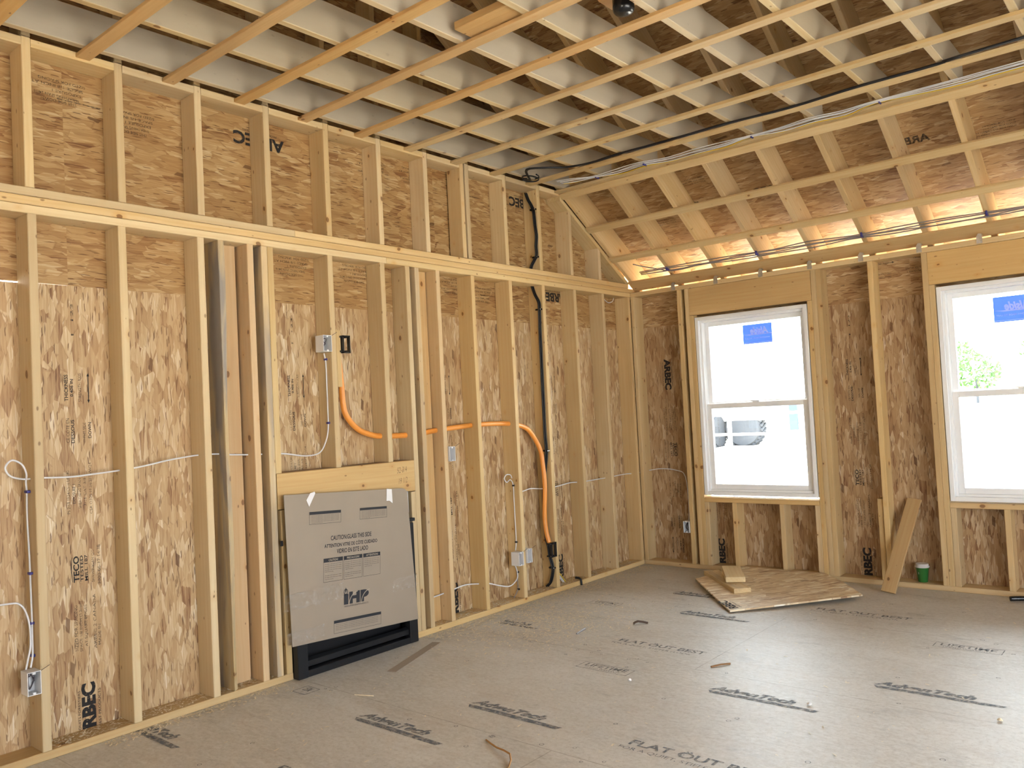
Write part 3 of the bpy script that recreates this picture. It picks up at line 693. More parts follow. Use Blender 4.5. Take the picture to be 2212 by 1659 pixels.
# marks on the roof deck
def onroof(u, v): return (u, v, 2.7752-SH*v)
pr = Print(onroof)
for u, v in ((1.62, -.30), (2.62, -.42), (.9, -.30), (1.35, -1.9), (2.55, -1.55)):
    pr.text('ARBEC' if u > 1 else 'TECO', u, v, .26, .055, 180, .03)
for u, v in ((2.95, -.38), (3.1, -.42), (.62, -.25), (1.05, -.55)):
    for i in range(3): pr.text('SIZED FOR SPACING', u, v+.02*i, .18, .011, 180, .0)
pr.done('printed_stamp', INKF, rf)

# ---------------------------------------------------------------- printed marks, seams and nails on the floor
fl = lambda u, v: (u, v, .0012)
FLOOR.location = (0, 0, 0)
def advan(x, y, L, clip=0.0, b=.045):
    pr = Print(fl)
    h = .062
    pr.text('AdvanTech', x-.025, y+.022, L*.84, h, 0, .055, .35)
    pr.poly([(x, y-.020), (x+L, y-.022), (x+L+.02, y+.008), (x+.3*L, y+.014), (x-.02, y+.008)])
    pr.done('floor_logo', INKG, FLOOR)
for x, y, L in ((.775, -3.862, .535), (1.115, -3.447, .52), (1.985, -2.677, .50), (2.615, -2.208, .52), (1.13, -1.402, .46), (.80, -.905, .48), (-.14, -4.53, .49), (.20, -2.19, .30)): advan(x, y, L)
def flat(x, y, L):
    pr = Print(fl); pr.text('FLAT \u00d6UT BEST', x, y, L, .064, 0, .02, .0); pr.text('FOR A QUIET, STIFFER FLOOR', x-.02, y-.052, L*.93, .030, 0, .0); pr.done('floor_logo', INKG, FLOOR)
for x, y, L in ((1.12, -2.17, .56), (1.985, -3.43, .62), (1.845, -.905, .58), (.93, -4.42, .56)): flat(x, y, L)
def life(x, y, L, h=.10):
    pr = Print(fl); pr.frame(x, y, x+L, y+h, .004); pr.text('LIFETIME', x+.03, y+.042, L-.06, .045, 0, .015); pr.text('LIMITED WARRANTY', x+.05, y+.012, L-.10, .02, 0, .0); pr.done('floor_logo', INKG, FLOOR)
for x, y, L in ((1.19, -2.70, .32), (2.665, -1.41, .335), (.40, -1.455, .24), (.16, -3.80, .11)): life(x, y, L)
pr = Print(fl)
for j in range(95):
    if j < 40: u, v = random.uniform(.1, 3.3), random.choice((-2.42, -1.185, -3.655))+random.choice((-.025, .025))
    else: u, v = .2+.4064*random.randrange(0, 8)+random.uniform(-.02, .02), -random.uniform(.3, 4.6)
    r = random.uniform(.008, .012); pr.ring(u, v, r, r, .003)
o = pr.done('nail_marks', INKG, FLOOR); o['kind'] = 'stuff'

# ---------------------------------------------------------------- fireplace
FX = .055
fp = empty('fireplace', (-.05, -3.25, 0)); tag(fp, 'black boxed fireplace insert covered by a grey brown carton sheet', 'fireplace')
bm = bmesh.new()
ya, yb = -3.664, -2.785
boxbm(bm, (-.135, ya, .001), (.0, ya+.02, .92)); boxbm(bm, (-.135, yb-.02, .001), (.0, yb, .92)); boxbm(bm, (-.135, ya, .001), (-.125, yb, .92)); boxbm(bm, (-.135, ya, .90), (.0, yb, .92)); boxbm(bm, (-.135, ya, .001), (.0, yb, .02))
part('firebox', bm, BLACKM, fp)
for y in (ya, yb-.055): part('side_post', box((0, y-.012, .001), (.048, y+.055, .74), .004), BLACKM, fp)
part('bottom_rail', box((0, ya+.04, .001), (.044, yb-.05, .038), .003), BLACKM, fp)
part('louver', prism([(ya+.045, .055), (yb-.055, .055), (yb-.055, .085), (ya+.045, .085)], lambda u, v: (.030, u, v), lambda u, v: (.018-(v-.055)*.5, u, v+.012)), BLACKM, fp)
part('upper_rail', box((-.02, ya+.04, .215), (.03, yb-.05, .24), .003), BLACKM, fp)
part('inner_panel', box((-.075, ya+.04, .02), (-.065, yb-.05, .9)), BLACKM, fp)
cp = [(-3.729, 1.011), (-2.872, .962), (-2.850, .955), (-2.836, .938), (-2.789, .140), (-3.713, .192)]
cardo = part('carton_cover', prism(cp, lambda u, v: (FX, u, v), lambda u, v: (FX-.005, u, v)), CARD, fp)
cardo['label'] = 'grey brown carton sheet with printed warnings'
def cf(u, v, x=FX+.0012): return (x, u, v)
TI = -3.35
pr = Print(cf)
pr.text('CAUTION:GLASS THIS SIDE', -3.432, .723, .296, .026, TI, .014)
pr.text('ATTENTION VITRE DE C\u00d4TE CUIDADO', -3.478, .686, .385, .026, TI, .014)
pr.text('VIDRIO EN ESTE LADO', -3.394, .643, .228, .026, TI, .014)
def tilt(u, v, u0, v0):
    c, s = math.cos(math.radians(TI)), math.sin(math.radians(TI)); du, dv = u-u0, v-v0; return (u0+du*c-dv*s, v0+du*s+dv*c)
class TP(Print):
    def __init__(s, u0, v0): Print.__init__(s, cf); s.o = (u0, v0); g = s.f; s.f = lambda u, v: g(*tilt(u, v, u0, v0))
t1 = TP(-3.487, .628)
hd = []
for i, (h, L) in enumerate((('CAUTION!', .135), ('PRECAUCION!', .135), ('ATTENTION!', .130))):
    u = -3.487+i*.142
    t1.frame(u, .628-.132, u+L, .628, .0015); t1.rect(u, .628-.022, u+L, .628)
    for j in range(9 if i < 2 else 6):
        if j == 5: continue
        t1.text('Hot glass will cause burns keep', u+.010, .628-.036-j*.0105, (L-.02)*(1 if j not in (4, 8) else .5), .0055)
t2 = TP(-3.569, .900)
t2.frame(-3.569, .900-.070, -3.569+.218, .900, .0015); t2.rect(-3.569, .900-.016, -3.569+.218, .900)
for j in range(6): t2.text('Remove packaging before operating this appliance carefully', -3.555, .875-j*.008, .19*(1 if j != 5 else .4), .0045)
t3 = TP(-3.214, .880)
t3.frame(-3.214, .880-.066, -3.214+.208, .880, .0015); t3.rect(-3.214, .880-.014, -3.214+.208, .880)
for j in range(6): t3.text('Retirer tout emballage avant utilisation de cet appareil', -3.200, .858-j*.008, .18*(1 if j != 5 else .35), .0045)
t4 = TP(-3.434, .270)
t4.frame(-3.434, .270-.072, -3.434+.347, .270, .0015); t4.rect(-3.434, .270-.016, -3.434+.347, .270)
for j in range(4): t4.text('Please read the installation and operation instructions before removing this protective cover', -3.42, .243-j*.0095, .31, .005)
# the logo: heavy letters cut by two thin arcs, flame over the first letter
t5 = TP(-3.360, .345)
U = -3.360; Vv = .345; Hh = .068
t5.poly([(U, Vv), (U+.032, Vv), (U+.032, Vv+Hh*.86), (U, Vv+Hh*.86)])
x = U+.038
t5.rect(x, Vv, x+.026, Vv+Hh); t5.rect(x+.052, Vv, x+.078, Vv+Hh); t5.rect(x+.026, Vv+.026, x+.052, Vv+.044)
x = U+.121
t5.rect(x, Vv, x+.026, Vv+Hh)
pts = [(x+.026+.036*math.sin(a), Vv+.046+.022*math.cos(a)) for a in [math.pi*k/10 for k in range(11)]]
for a, b in zip(pts, pts[1:]): t5.poly([(x+.026, a[1]), a, b, (x+.026, b[1])]) if abs(a[1]-b[1]) > 1e-4 else None
t5.ring(U+.014, Vv+Hh+.004, .015, .017, .004, 14); t5.poly([(U+.014, Vv+Hh+.030), (U+.019, Vv+Hh+.012), (U+.012, Vv+Hh-.004), (U+.009, Vv+Hh+.010)])
t5.text('INNOVATIVE HEARTH PRODUCTS', U+.005, Vv-.015, .175, .0085)
for tt in (pr, t1, t2, t3, t4, t5):
    q = tt.done('carton_print', INKC, cardo) if False else part('carton_print', tt.bm, INKC, fp)
    q.parent = cardo
    q.location = (0, 0, 0)
# pale header lettering and arcs
CARDL = mat_simple('carton_tone_print', (.44, .37, .29), .75, 0, .2, .02)
t6 = Print(lambda u, v: cf(*tilt(u, v, -3.487, .628), FX+.0018))
for i, h in enumerate(('CAUTION!', 'PRECAUCION!', 'ATTENTION!')): t6.text(h, -3.487+i*.142+(.035 if i == 0 else .022), .628-.017, .065 if i == 0 else .09, .012, 0, .01)
t6b = Print(lambda u, v: cf(*tilt(u, v, -3.360, .345), FX+.0018))
def arc(c0, c1, r0, w):
    n = 12
    for k in range(n):
        a0 = math.radians(95+85*k/n); a1 = math.radians(95+85*(k+1)/n)
        P = lambda a, rr: (c0+rr*math.cos(a)*.9, c1+rr*math.sin(a))
        t6b.poly([P(a0, r0), P(a1, r0), P(a1, r0-w), P(a0, r0-w)])
arc(-3.360+.105, .335, .078, .004); arc(-3.360+.195, .335, .078, .004)
for tt in (t6, t6b):
    q = part('carton_print', tt.bm, CARDL, fp); q.parent = cardo
# tape, bracket, flange, film
part('tape_strip', prism([(-3.587, .968), (-3.570, .930), (-3.526, 1.000), (-3.530, 1.010), (-3.560, 1.004)], lambda u, v: (FX+.002, u, v), lambda u, v: (FX+.003, u, v)), TAPE, fp)
part('tape_strip', prism([(-3.002, .972), (-2.962, .966), (-2.960, .880), (-2.985, .898), (-3.008, .899)], lambda u, v: (FX+.002, u, v), lambda u, v: (FX+.003, u, v)), TAPE, fp)
part('mounting_flange', box((.002, -2.812, .80), (.006, -2.782, .935), .0005), GALV, fp)
part('side_bracket', box((.004, -2.80, .745), (.030, -2.755, .765), .002), BLACKM, fp)
part('mounting_flange', box((.002, -2.783, .57), (.006, -2.757, .64), .0005), GALV, fp)
part('side_bracket', box((.020, -3.742, .735), (.03, -3.728, .765), .001), BLACKM, fp)
def film(name, poly, lab):
    bm = bmesh.new(); n = 10
    u0, u1, v0, v1 = poly
    for i in range(n):
        for j in range(6):
            q = []
            for a, b in ((i, j), (i+1, j), (i+1, j+1), (i, j+1)):
                u = u0+(u1-u0)*a/n; v = v0+(v1-v0)*b/6
                q.append(bm.verts.new((FX+.004+.004*math.sin(a*2.3+b*1.7)*math.cos(b*2.1+a), u, v)))
            bm.faces.new(q)
    bmesh.ops.remove_doubles(bm, verts=bm.verts[:], dist=1e-4)
    q = part(name, bm, FILM, fp, True); q['label'] = lab
film('packing_film', (-3.76, -3.36, .385, .475), 'clear packing tape along the left side'); film('packing_film', (-2.99, -2.78, .345, .42), 'clear packing tape at the right edge'); film('packing_film', (-3.745, -3.50, .20, .27), 'clear packing tape low on the left')

# ---------------------------------------------------------------- boxes and brackets
def outlet(name, face, c, label, cable=True, group='white electrical boxes'):
    """face 'x': opens toward +x; c=(front, u0,u1,z0,z1)"""
    f0, u0, u1, z0, z1 = c; dep = .075; t = .003
    M = (lambda d, u, z: (f0-d, u, z)) if face == 'x' else (lambda d, u, z: (u, f0+d, z))
    rt = empty(name, M(0, u0, z0)); tag(rt, label, 'electrical box', group)
    bm = bmesh.new()
    for a, b in (((0, u0, z0), (dep, u0+t, z1)), ((0, u1-t, z0), (dep, u1, z1)), ((0, u0+t, z0), (dep, u1-t, z0+t)), ((0, u0+t, z1-t), (dep, u1-t, z1)), ((dep-t, u0+t, z0+t), (dep, u1-t, z1-t))):
        boxbm(bm, M(*a), M(*b), .0006)
    part('box_shell', bm, BOXW, rt)
    um = (u0+u1)/2
    for za, zb in ((z0+t, z0+.012), (z1-.012, z1-t)): part('screw_boss', box(M(.001, um-.006, za), M(.02, um+.006, zb), .001), BOXW, rt)
    if cable:
        pts = [M(.045+.02*math.sin(k*.9), um+(u1-u0)*.28*math.cos(k*.63), (z0+z1)/2+(z1-z0)*.32*math.sin(k*.63)) for k in range(18)]
        part('wire_loop', tube(pts, .0028, 6, 3), COPPER, rt, True)
    # nail
    if face == 'x': part('nail', tube([M(.004, u1+.001, z1-.002), M(-.012, u1+.030, z1+.018)], .0012, 5, 1), BLACKM, rt)
    else: part('nail', tube([M(.004, u1-.002, z1-.002), M(-.014, u1+.02, z1+.014)], .0012, 5, 1), BLACKM, rt)
    return rt
outlet('electrical_box', 'x', (.012, -5.000, -4.945, .293, .392), 'white box with coiled grey wire on the leftmost stud')
outlet('electrical_box', 'x', (.012, -3.392, -3.330, 1.806, 1.902), 'white box high on the stud above the fireplace header')
outlet('electrical_box', 'x', (.012, -2.398, -2.342, 1.092, 1.19), 'small white box at mid height right of the fireplace', False)
outlet('electrical_box', 'x', (.012, -1.737, -1.682, .280, .378), 'white box low on the left side of the double box stud')
outlet('electrical_box', 'x', (.012, -1.638, -1.582, .285, .387), 'white box low on the right side of the double box stud', False)
outlet('electrical_box', 'y', (-.012, .408, .463, .300, .398), 'white box low on the window wall near the corner')
board('blocking_board', (-.045, -3.272, 1.60), (-.045, -3.272, 1.935), (1, 0, 0), .088, .034, label='short scrap block beside the black bracket above the fireplace', cat='board', tint=(1.04, .98, .88))
def bracket(y0, y1, z0, z1, label):
    rt = empty('mounting_bracket', (0, y0, z0)); tag(rt, label, 'bracket', 'black mounting brackets')
    bm = bmesh.new(); t = .008
    for a, b in (((y0, z0), (y0+t*1.3, z1)), ((y1-t, z0), (y1, z1)), ((y0, z0), (y1, z0+t)), ((y0, z1-t), (y1, z1))): boxbm(bm, (-.010, a[0], a[1]), (.014, b[0], b[1]), .001)
    part('bracket_frame', bm, BLACKP, rt)
    for z in (z0+.004, z1-.014): part('mounting_tab', box((-.03, y0-.014, z), (.012, y0+.004, z+.012), .002), BLACKP, rt)
    for z in (z0+t, z1-t-.008): part('screw_boss', box((-.006, (y0+y1)/2-.006, z), (.012, (y0+y1)/2+.006, z+.008), .002), BLACKP, rt)
bracket(-3.252, -3.196, 1.800, 1.905, 'black bracket frame above the conduit end over the fireplace')
bracket(-1.345, -1.284, .278, .390, 'black bracket frame at the lower end of the conduit')

# ---------------------------------------------------------------- conduit and cables
def cable(name, pts, r, mat, label, cat='cable', group=None, seg=8, n=5):
    o = new(name, tube(pts, r, seg, n), mat, None, None, True); return tag(o, label, cat, group)
x = -.07
cz_ = [(x, -3.228, 1.80), (x, -3.218, 1.70), (x, -3.210, 1.585), (x, -3.205, 1.50), (x, -3.182, 1.425), (x, -3.10, 1.343), (x, -2.993, 1.302), (x, -2.892, 1.290), (x, -2.70, 1.285), (x, -2.60, 1.288), (x, -2.462, 1.302), (x, -2.302, 1.312), (x, -2.10, 1.322),
       (x, -1.87, 1.325), (x, -1.66, 1.315), (x, -1.555, 1.298), (x, -1.457, 1.262), (x, -1.375, 1.18), (-.055, -1.335, 1.09), (-.045, -1.328, .97), (-.038, -1.328, .88), (-.040, -1.328, .78), (-.050, -1.328, .66), (-.054, -1.328, .56), (-.045, -1.328, .465), (-.028, -1.322, .385)]
o = new('conduit', tube(cz_, .0175, 20, 8), CONDUIT, None, None, True); tag(o, 'orange flexible conduit looping through the left wall studs', 'conduit')
BCP = [(-.100, 0, 3.12), (-.079, 0, 3.062), (-.052, 0, 3.016), (-.031, 0, 2.956), (-.023, 0, 2.844), (-.014, 0, 2.763), (-.023, 0, 2.686), (-.023, 0, 2.614), (-.046, 0, 2.579), (-.084, .002, 2.529), (-.095, .004, 2.46), (-.089, .004, 2.388), (-.064, .004, 2.313), (-.028, .004, 2.245), (-.027, .004, 2.182), (-.030, .004, 2.072), (-.033, .004, 1.939), (-.033, .004, 1.814), (-.035, .004, 1.618), (-.035, .004, 1.462), (-.036, .004, 1.228), (-.030, .004, 1.095),
    (-.045, .004, .98), (-.075, .002, .80), (-.085, .002, .60), (-.075, .002, .42), (-.056, 0, .355), (-.047, 0, .278), (-.027, 0, .211), (-.025, 0, .165), (-.050, 0, .085), (-.088, 0, .045)]
def bc(dx, dy): return [(x_+dx, -1.2985+dy+y_, z_) for x_, y_, z_ in BCP]
for i, (dx, dy) in enumerate(((.008, 0), (-.007, -.001), (.001, -.012))):
    cable('coax_cable', bc(dx, dy), .0062, BLACKC, ('rightmost', 'middle', 'leftmost')[i]+' of the black cables strapped down the left wall stud', group='black cables down the stud')
for i, (y, z) in enumerate(((-1.2905, 2.975), (-1.2905, 2.60), (-1.284, 2.19), (-1.284, 1.09), (-1.284, .19))):
    rt = empty('cable_clip', (-.05, y, z)); tag(rt, 'black clip holding the black cables, %s from the top' % ORD[i], 'clip', 'black cable clips')
    part('clip_bar', box((-.060, y-.022, z-.006), (-.004, y-.0005, z+.006), .002), BLACKP, rt); part('clip_screw', box((-.012, y-.025, z-.004), (-.006, y-.021, z+.004), .001), GALV, rt)
ceil = [(.10, -1.50, 3.155), (.237, -1.70, 3.152), (.366, -1.64, 3.148), (.462, -1.53, 3.150), (.665, -1.505, 3.140), (.87, -1.495, 3.150), (1.264, -1.484, 3.150), (1.685, -1.485, 3.150), (2.08, -1.45, 3.150), (2.479, -1.475, 3.150), (2.904, -1.47, 3.150), (3.312, -1.50, 3.150), (6.5, -1.50, 3.15)]
cable('coax_cable', ceil, .0065, BLACKC, 'thick black cable stapled across the ceiling joists', n=4)
cable('coax_cable', [(px, py+.014, pz) for px, py, pz in ceil], .005, BLACKC, 'thin black cable beside the thick one across the joists', n=4)
cable('coax_cable', [(.115+.055*math.cos(k*.5)*(1-.01*k), -1.50+.075*math.sin(k*.5), 3.17-.0015*k) for k in range(24)], .005, BLACKC, 'small coil of black cable by the first joist')
bx_ = [(.20, -1.25), (.314, -1.216), (.457, -1.168), (.66, -1.155), (.873, -1.158), (1.08, -1.12), (1.286, -1.115), (1.5, -1.118), (1.684, -1.134), (1.9, -1.112), (2.098, -1.117), (2.3, -1.11), (2.49, -1.141), (2.879, -1.114), (3.255, -1.112), (4.5, -1.13), (6.5, -1.12)]
for i, dy in enumerate((-.044, -.022, 0, .020, .046)):
    rnd = random.Random(i)
    pts = [(a, b+dy*(.4 if j in (2, 8, 12) else 1.25)+rnd.uniform(-.007, .007), 3.148-.003*(i % 2)-(.008 if j % 2 else 0)*rnd.random()) for j, (a, b) in enumerate(bx_)]
    if i < 4: cable('power_cable', pts, .0034, WCAB, 'white cable in the ceiling bundle, %s counting from the black cable' % ORD[i], group='white ceiling bundle cables', n=4)
    else: cable('power_cable', pts, .0042, YCAB, 'yellow cable along the edge of the ceiling bundle', n=4)
for i, xx in enumerate((.475, .893, 1.70, 2.51)):
    tag(part('cable_tie', box((xx-.004, -1.170+(.03 if i > 1 else 0), 3.137), (xx+.004, -1.100+(.0 if i > 1 else -.02), 3.158), .002), BLUE, None), 'blue staple round the white ceiling bundle, %s from the left wall' % ORD[i], 'cable tie', 'blue staples on the ceiling bundle')
def slo(xx, y, off=.004): return (xx, y, RZ(y)-off)
for i, dy in enumerate((-.022, -.008, .008, .024)):
    rnd = random.Random(i+9); pts = []
    for j in range(22):
        xx = .18+j*.30; onr = abs(((xx-.045)/.4015) % 1-.0) < .25
        pts.append(slo(xx, -.092+dy*(1.1 if j % 2 else .8)+rnd.uniform(-.008, .008), .004+rnd.uniform(0, .012)))
    if i == 3: pts = [slo(.17, -.20), slo(.24, -.16), slo(.33, -.12)]+pts[1:]
    cable('power_cable', pts, .0045, GCAB, 'grey cable under the rafters above the window wall, %s from the top' % ORD[i], group='grey cables under the rafters', n=3)
for i, xx in enumerate((.448, 1.25, 2.053, 2.856)):
    p0 = slo(xx, -.092, .01)
    tag(part('cable_tie', box((xx-.006, -.125, p0[2]-.012), (xx+.006, -.062, p0[2]+.022), .003), BLUE, None), 'blue staple on the grey cables under a rafter, %s from the corner' % ORD[i], 'cable tie', 'blue staples under the rafters')
# white cables on the left wall
w1 = [(-.04, -4.968, .40), (-.05, -4.955, .448), (-.053, -4.953, .53), (-.055, -4.952, .611), (-.062, -4.951, .746), (-.066, -4.951, .877), (-.078, -4.951, 1.038), (-.075, -4.951, 1.15), (-.055, -4.960, 1.20), (-.03, -4.966, 1.235), (-.03, -4.982, 1.276), (-.03, -5.02, 1.298), (-.03, -5.046, 1.274), (-.03, -5.042, 1.247), (-.04, -5.017, 1.225), (-.05, -4.969, 1.212),
      (-.06, -4.905, 1.211), (-.065, -4.771, 1.204), (-.07, -4.663, 1.208), (-.07, -4.57, 1.213), (-.07, -4.491, 1.219), (-.07, -4.407, 1.229), (-.07, -4.287, 1.247), (-.07, -4.144, 1.259), (-.07, -4.039, 1.257), (-.07, -3.94, 1.246), (-.07, -3.80, 1.238), (-.07, -3.64, 1.231), (-.07, -3.494, 1.208), (-.07, -3.396, 1.217), (-.07, -3.349, 1.269), (-.055, -3.334, 1.351), (-.05, -3.334, 1.489), (-.05, -3.334, 1.582), (-.05, -3.334, 1.74), (-.05, -3.345, 1.80)]
cable('power_cable', w1, .0042, WCAB, 'white cable from the coiled wire box through the studs to the high box')
cable('power_cable', [(-.07, -5.6, .70), (-.07, -5.25, .69), (-.07, -5.05, .685), (-.07, -4.99, .67), (-.062, -4.963, .60), (-.055, -4.960, .5), (-.05, -4.975, .43), (-.045, -4.985, .395)], .0042, WCAB, 'white cable coming in from the left edge down to the coiled wire box')
for i, z in enumerate((1.155, .80, .585, .445)):
    tag(part('cable_staple', box((-.084 if z > 1 else -.074, -4.959, z-.006), (-.050, -4.9435, z+.006), .002), BLUE, None), 'blue staple on the leftmost stud, %s from the top' % ORD[i], 'staple', 'blue cable staples')
for z, l in ((1.765, 'blue staple just under the high white box'), (1.39, 'blue staple on the header stud at conduit height')):
    tag(part('cable_staple', box((-.062, -3.341, z-.006), (-.038, -3.3285, z+.006), .002), BLUE, None), l, 'staple', 'blue cable staples')
w2 = [(-.05, -1.70, .915), (-.05, -1.715, .94), (-.05, -1.76, .945), (-.05, -1.785, .92), (-.05, -1.76, .89), (-.05, -1.72, .905), (-.05, -1.690, .867), (-.05, -1.688, .757), (-.05, -1.687, .602), (-.05, -1.687, .454), (-.05, -1.700, .385)]
cable('power_cable', w2, .0038, WCAB, 'white cable with a small loop above the low double boxes')
w3 = [(-.05, -1.715, .285), (-.05, -1.692, .226), (-.05, -1.70, .176), (-.05, -1.781, .14), (-.055, -1.891, .164), (-.06, -1.996, .198), (-.07, -2.113, .217), (-.07, -2.226, .231), (-.07, -2.345, .223), (-.07, -2.453, .214), (-.08, -2.545, .206)]
cable('power_cable', w3, .0045, WCAB, 'white cable curving from the low boxes toward the fireplace')
cable('power_cable', [(-.055, -1.69, .24), (-.055, -1.689, .17), (-.055, -1.69, .10), (-.06, -1.73, .045)], .0035, GCAB, 'grey cable running down to the plate under the low boxes')
for i, z in enumerate((.86, .445, .225, .10)):
    tag(part('cable_staple', box((-.060, -1.693, z-.006), (-.040, -1.6805, z+.006), .002), BLACKC, None), 'dark staple on the double box stud, %s from the top' % ORD[i], 'staple', 'dark cable staples')
w4 = [(-.07, -1.66, .80), (-.07, -1.554, .804), (-.07, -1.469, .814), (-.075, -1.353, .802), (-.07, -1.26, .795), (-.07, -1.135, .798), (-.07, -.953, .81), (-.07, -.828, .803), (-.07, -.714, .801), (-.07, -.567, .802), (-.07, -.43, .802), (-.07, -.305, .804), (-.07, -.127, .807), (-.06, .02, .80), (-.01, .09, .81), (.025, .1, .818), (.155, .1, .836), (.305, .1, .824), (.40, .09, .77), (.44, .05, .5), (.44, .03, .39)]
cable('power_cable', w4, .0042, WCAB, 'white cable through the last studs round the corner')
cable('power_cable', [(-.10, -1.20, 2.62), (-.10, -1.19, 2.55), (-.11, -1.14, 2.51), (-.11, -1.12, 2.496)], .0045, WCAB, 'white cable stub dropping into the plate right of the black cables')
cable('power_cable', [(-.10, -1.12, 2.376), (-.10, -1.16, 2.33), (-.10, -1.20, 2.24), (-.11, -1.215, 1.9), (-.11, -1.20, 1.55), (-.11, -1.205, 1.2)], .003, YCAB, 'yellow cable hanging behind the black cable stud')
for i, (dy, m) in enumerate(((0, YCAB), (-.018, WCAB), (-.034, WCAB))):
    cable('power_cable', [(-.06, -1.205+dy, .16-.01*i), (-.06, -1.15+dy, .10), (-.07, -1.085+dy, .041)], .004, m, ('yellow', 'upper white', 'lower white')[i]+' cable end slanting down to the plate near the corner')
cable('power_cable', [(-.09, -.30, 2.36), (-.08, -.24, 2.325), (-.08, -.17, 2.34), (-.09, -.13, 2.375)], .0035, WCAB, 'short white cable loop under the top plate by the corner')
cable('drain_hose', [(-.045, -.985, .055), (-.01, -.985, .055), (.006, -.985, .048), (.012, -.985, .02), (.012, -.985, .002)], .0085, BLACKC, 'bent black hose stub over the bottom plate near the corner', 'hose')

# ---------------------------------------------------------------- things on the floor
def zs(y): return .006+.045*(y+1.262)/1.24
poly = [(.790, -.555), (1.405, -1.255), (2.030, -.535), (1.80, -.24), (1.60, -.035), (.93, -.035), (.86, -.30)]
n = Vector((0, -.045/1.24, 1)).normalized()
bm = prism(poly, lambda u, v: (u, v, zs(v)), lambda u, v: (u, v, zs(v)+.011))
o = new('strand_board_offcut', bm, mat_osb('offcut_osb', 1.5)); o.color = (.93, 1.10, 1.42, 1)  # pale cool lift puts the glare on the board into its colour
tag(o, 'loose strand board offcut lying on the floor by the window wall', 'board')
# rotate its strands: local axes along the cut edge
ang = math.atan2(.72, .625); R = Matrix.Rotation(ang, 4, 'Z')
for v in o.data.vertices: v.co = R.inverted() @ v.co
o.matrix_world = R
pr = Print(lambda u, v: (1.43+u*.64-v*.77, -1.17+u*.77+v*.64, zs(-1.17+u*.77+v*.64)+.0125))
pr.text('RBEC', 0, 0, .20, .065, 90, .035); pr.text('FOREST PRODUCTS', .025, 0, .18, .014, 90)
q = pr.done('printed_stamp', INK, None)
for v in q.data.vertices: v.co = R.inverted() @ v.co
q.parent = o
def zz_(y): return zs(y)+.0125
board('lumber_block', (.815, -.335, .052), (1.29, -.805, .047), (1, 1.01, 0), .125, .038, label='longer lumber offcut lying on the strand board offcut', cat='lumber', tint=(1.08, 1.06, 1.0), stain=.3)
board('lumber_block', (1.02, -.415, .118), (1.177, -.670, .092), (1, .62, .0), .14, .038, label='short lumber offcut leaning on top of the longer one', cat='lumber', tint=(1.2, 1.2, 1.15))
board('leaning_board', (2.115, -.255, .012), (2.232, .110, .622), (1, -.1, 0), .100, .019, label='flat board leaning against the window wall left of the cup', cat='board', tint=(.85, .72, .54))
cup = empty('paper_cup', (2.262, .072, .0385)); tag(cup, 'green paper coffee cup with a white lid on the window wall plate', 'cup')
part('cup_body', lathe([(.030, .0385), (.031, .040), (.043, .145), (.044, .147)], 2.262, .072, 36), CUPG, cup, True)
part('lid', lathe([(.0455, .141), (.0475, .143), (.0475, .150), (.043, .153), (.0425, .165), (.040, .169), (.036, .166), (.02, .165)], 2.262, .072, 36), CUPL, cup, True)
pr = Print(lambda u, v: (2.262+(.0378+(v-.095)*.115)*math.sin(u-.45), .072-(.0378+(v-.095)*.115)*math.cos(u-.45), v)); pr.rect(-.05, .095, .05, .110); pr.done('cup_print', CUPL, cup)
tool = empty('hand_tool', (2.90, -.10, 0)); tag(tool, 'black handled tool on the floor at the right picture edge', 'tool')
part('handle', tube([(2.835, -.135, .018), (2.88, -.11, .019), (3.0, -.04, .018)], .016, 12, 4), BLACKP, tool, True); part('blade', box((3.0, -.05, .012), (3.12, -.03, .02), .002), GALV, tool)
board('wood_strip', (.375, -3.30, .0025), (.172, -2.755, .0025), (1, .3, 0), .055, .002, mat=CARD, label='brown carton strip on the floor right of the fireplace', cat='strip', bev=0)
def scrap(nm, pts, r, mat, lab, cat='scrap'): tag(new(nm, tube(pts, r, 5, 2), mat, None, None, False), lab, cat)
scrap('wood_splinter', [(1.818, -2.349, .004), (1.85, -2.30, .008), (1.879, -2.249, .004)], .005, mat_simple('brown_splinter', (.30, .16, .07), .7), 'brown splinter on the floor right of the upper slogan')
scrap('wood_splinter', [(1.463, -3.727, .004), (1.56, -3.77, .008), (1.66, -3.80, .014), (1.722, -3.879, .004), (1.74, -3.95, .004)], .004, mat_simple('amber_splinter', (.42, .22, .07), .7), 'long curved wood sliver on the floor at the bottom picture edge')
scrap('metal_scrap', [(.824, -2.18, .006), (.799, -2.053, .006)], .0055, GCAB, 'thin grey scrap on the floor in front of the sawdust')
scrap('wood_splinter', [(1.0, -1.80, .004), (1.023, -1.782, .018), (1.07, -1.74, .004)], .007, mat_simple('dark_scrap', (.10, .06, .04), .7), 'dark curled scrap on the floor right of the sawdust')
scrap('wood_splinter', [(.50, -3.66, .003), (.60, -3.62, .003)], .003, SHAV, 'pale thin splinter on the floor below the fireplace')
for i, (x, y) in enumerate(((1.571, -2.757), (2.44, -2.62), (3.158, -2.394))):
    b_ = bmesh.new(); bmesh.ops.create_icosphere(b_, subdivisions=1, radius=.011)
    for v in b_.verts: v.co = Vector((v.co.x*random.uniform(.8, 1.5), v.co.y*random.uniform(.7, 1.2), v.co.z*.7+.008))+Vector((x, y, 0))
    tag(part('paper_scrap', b_, TAPE if i < 2 else SHAV, None), ('crumpled white scrap below the boxed word on the floor', 'crumpled white scrap on the floor logo in the middle', 'tan chip on the floor near the right picture edge')[i], 'scrap')
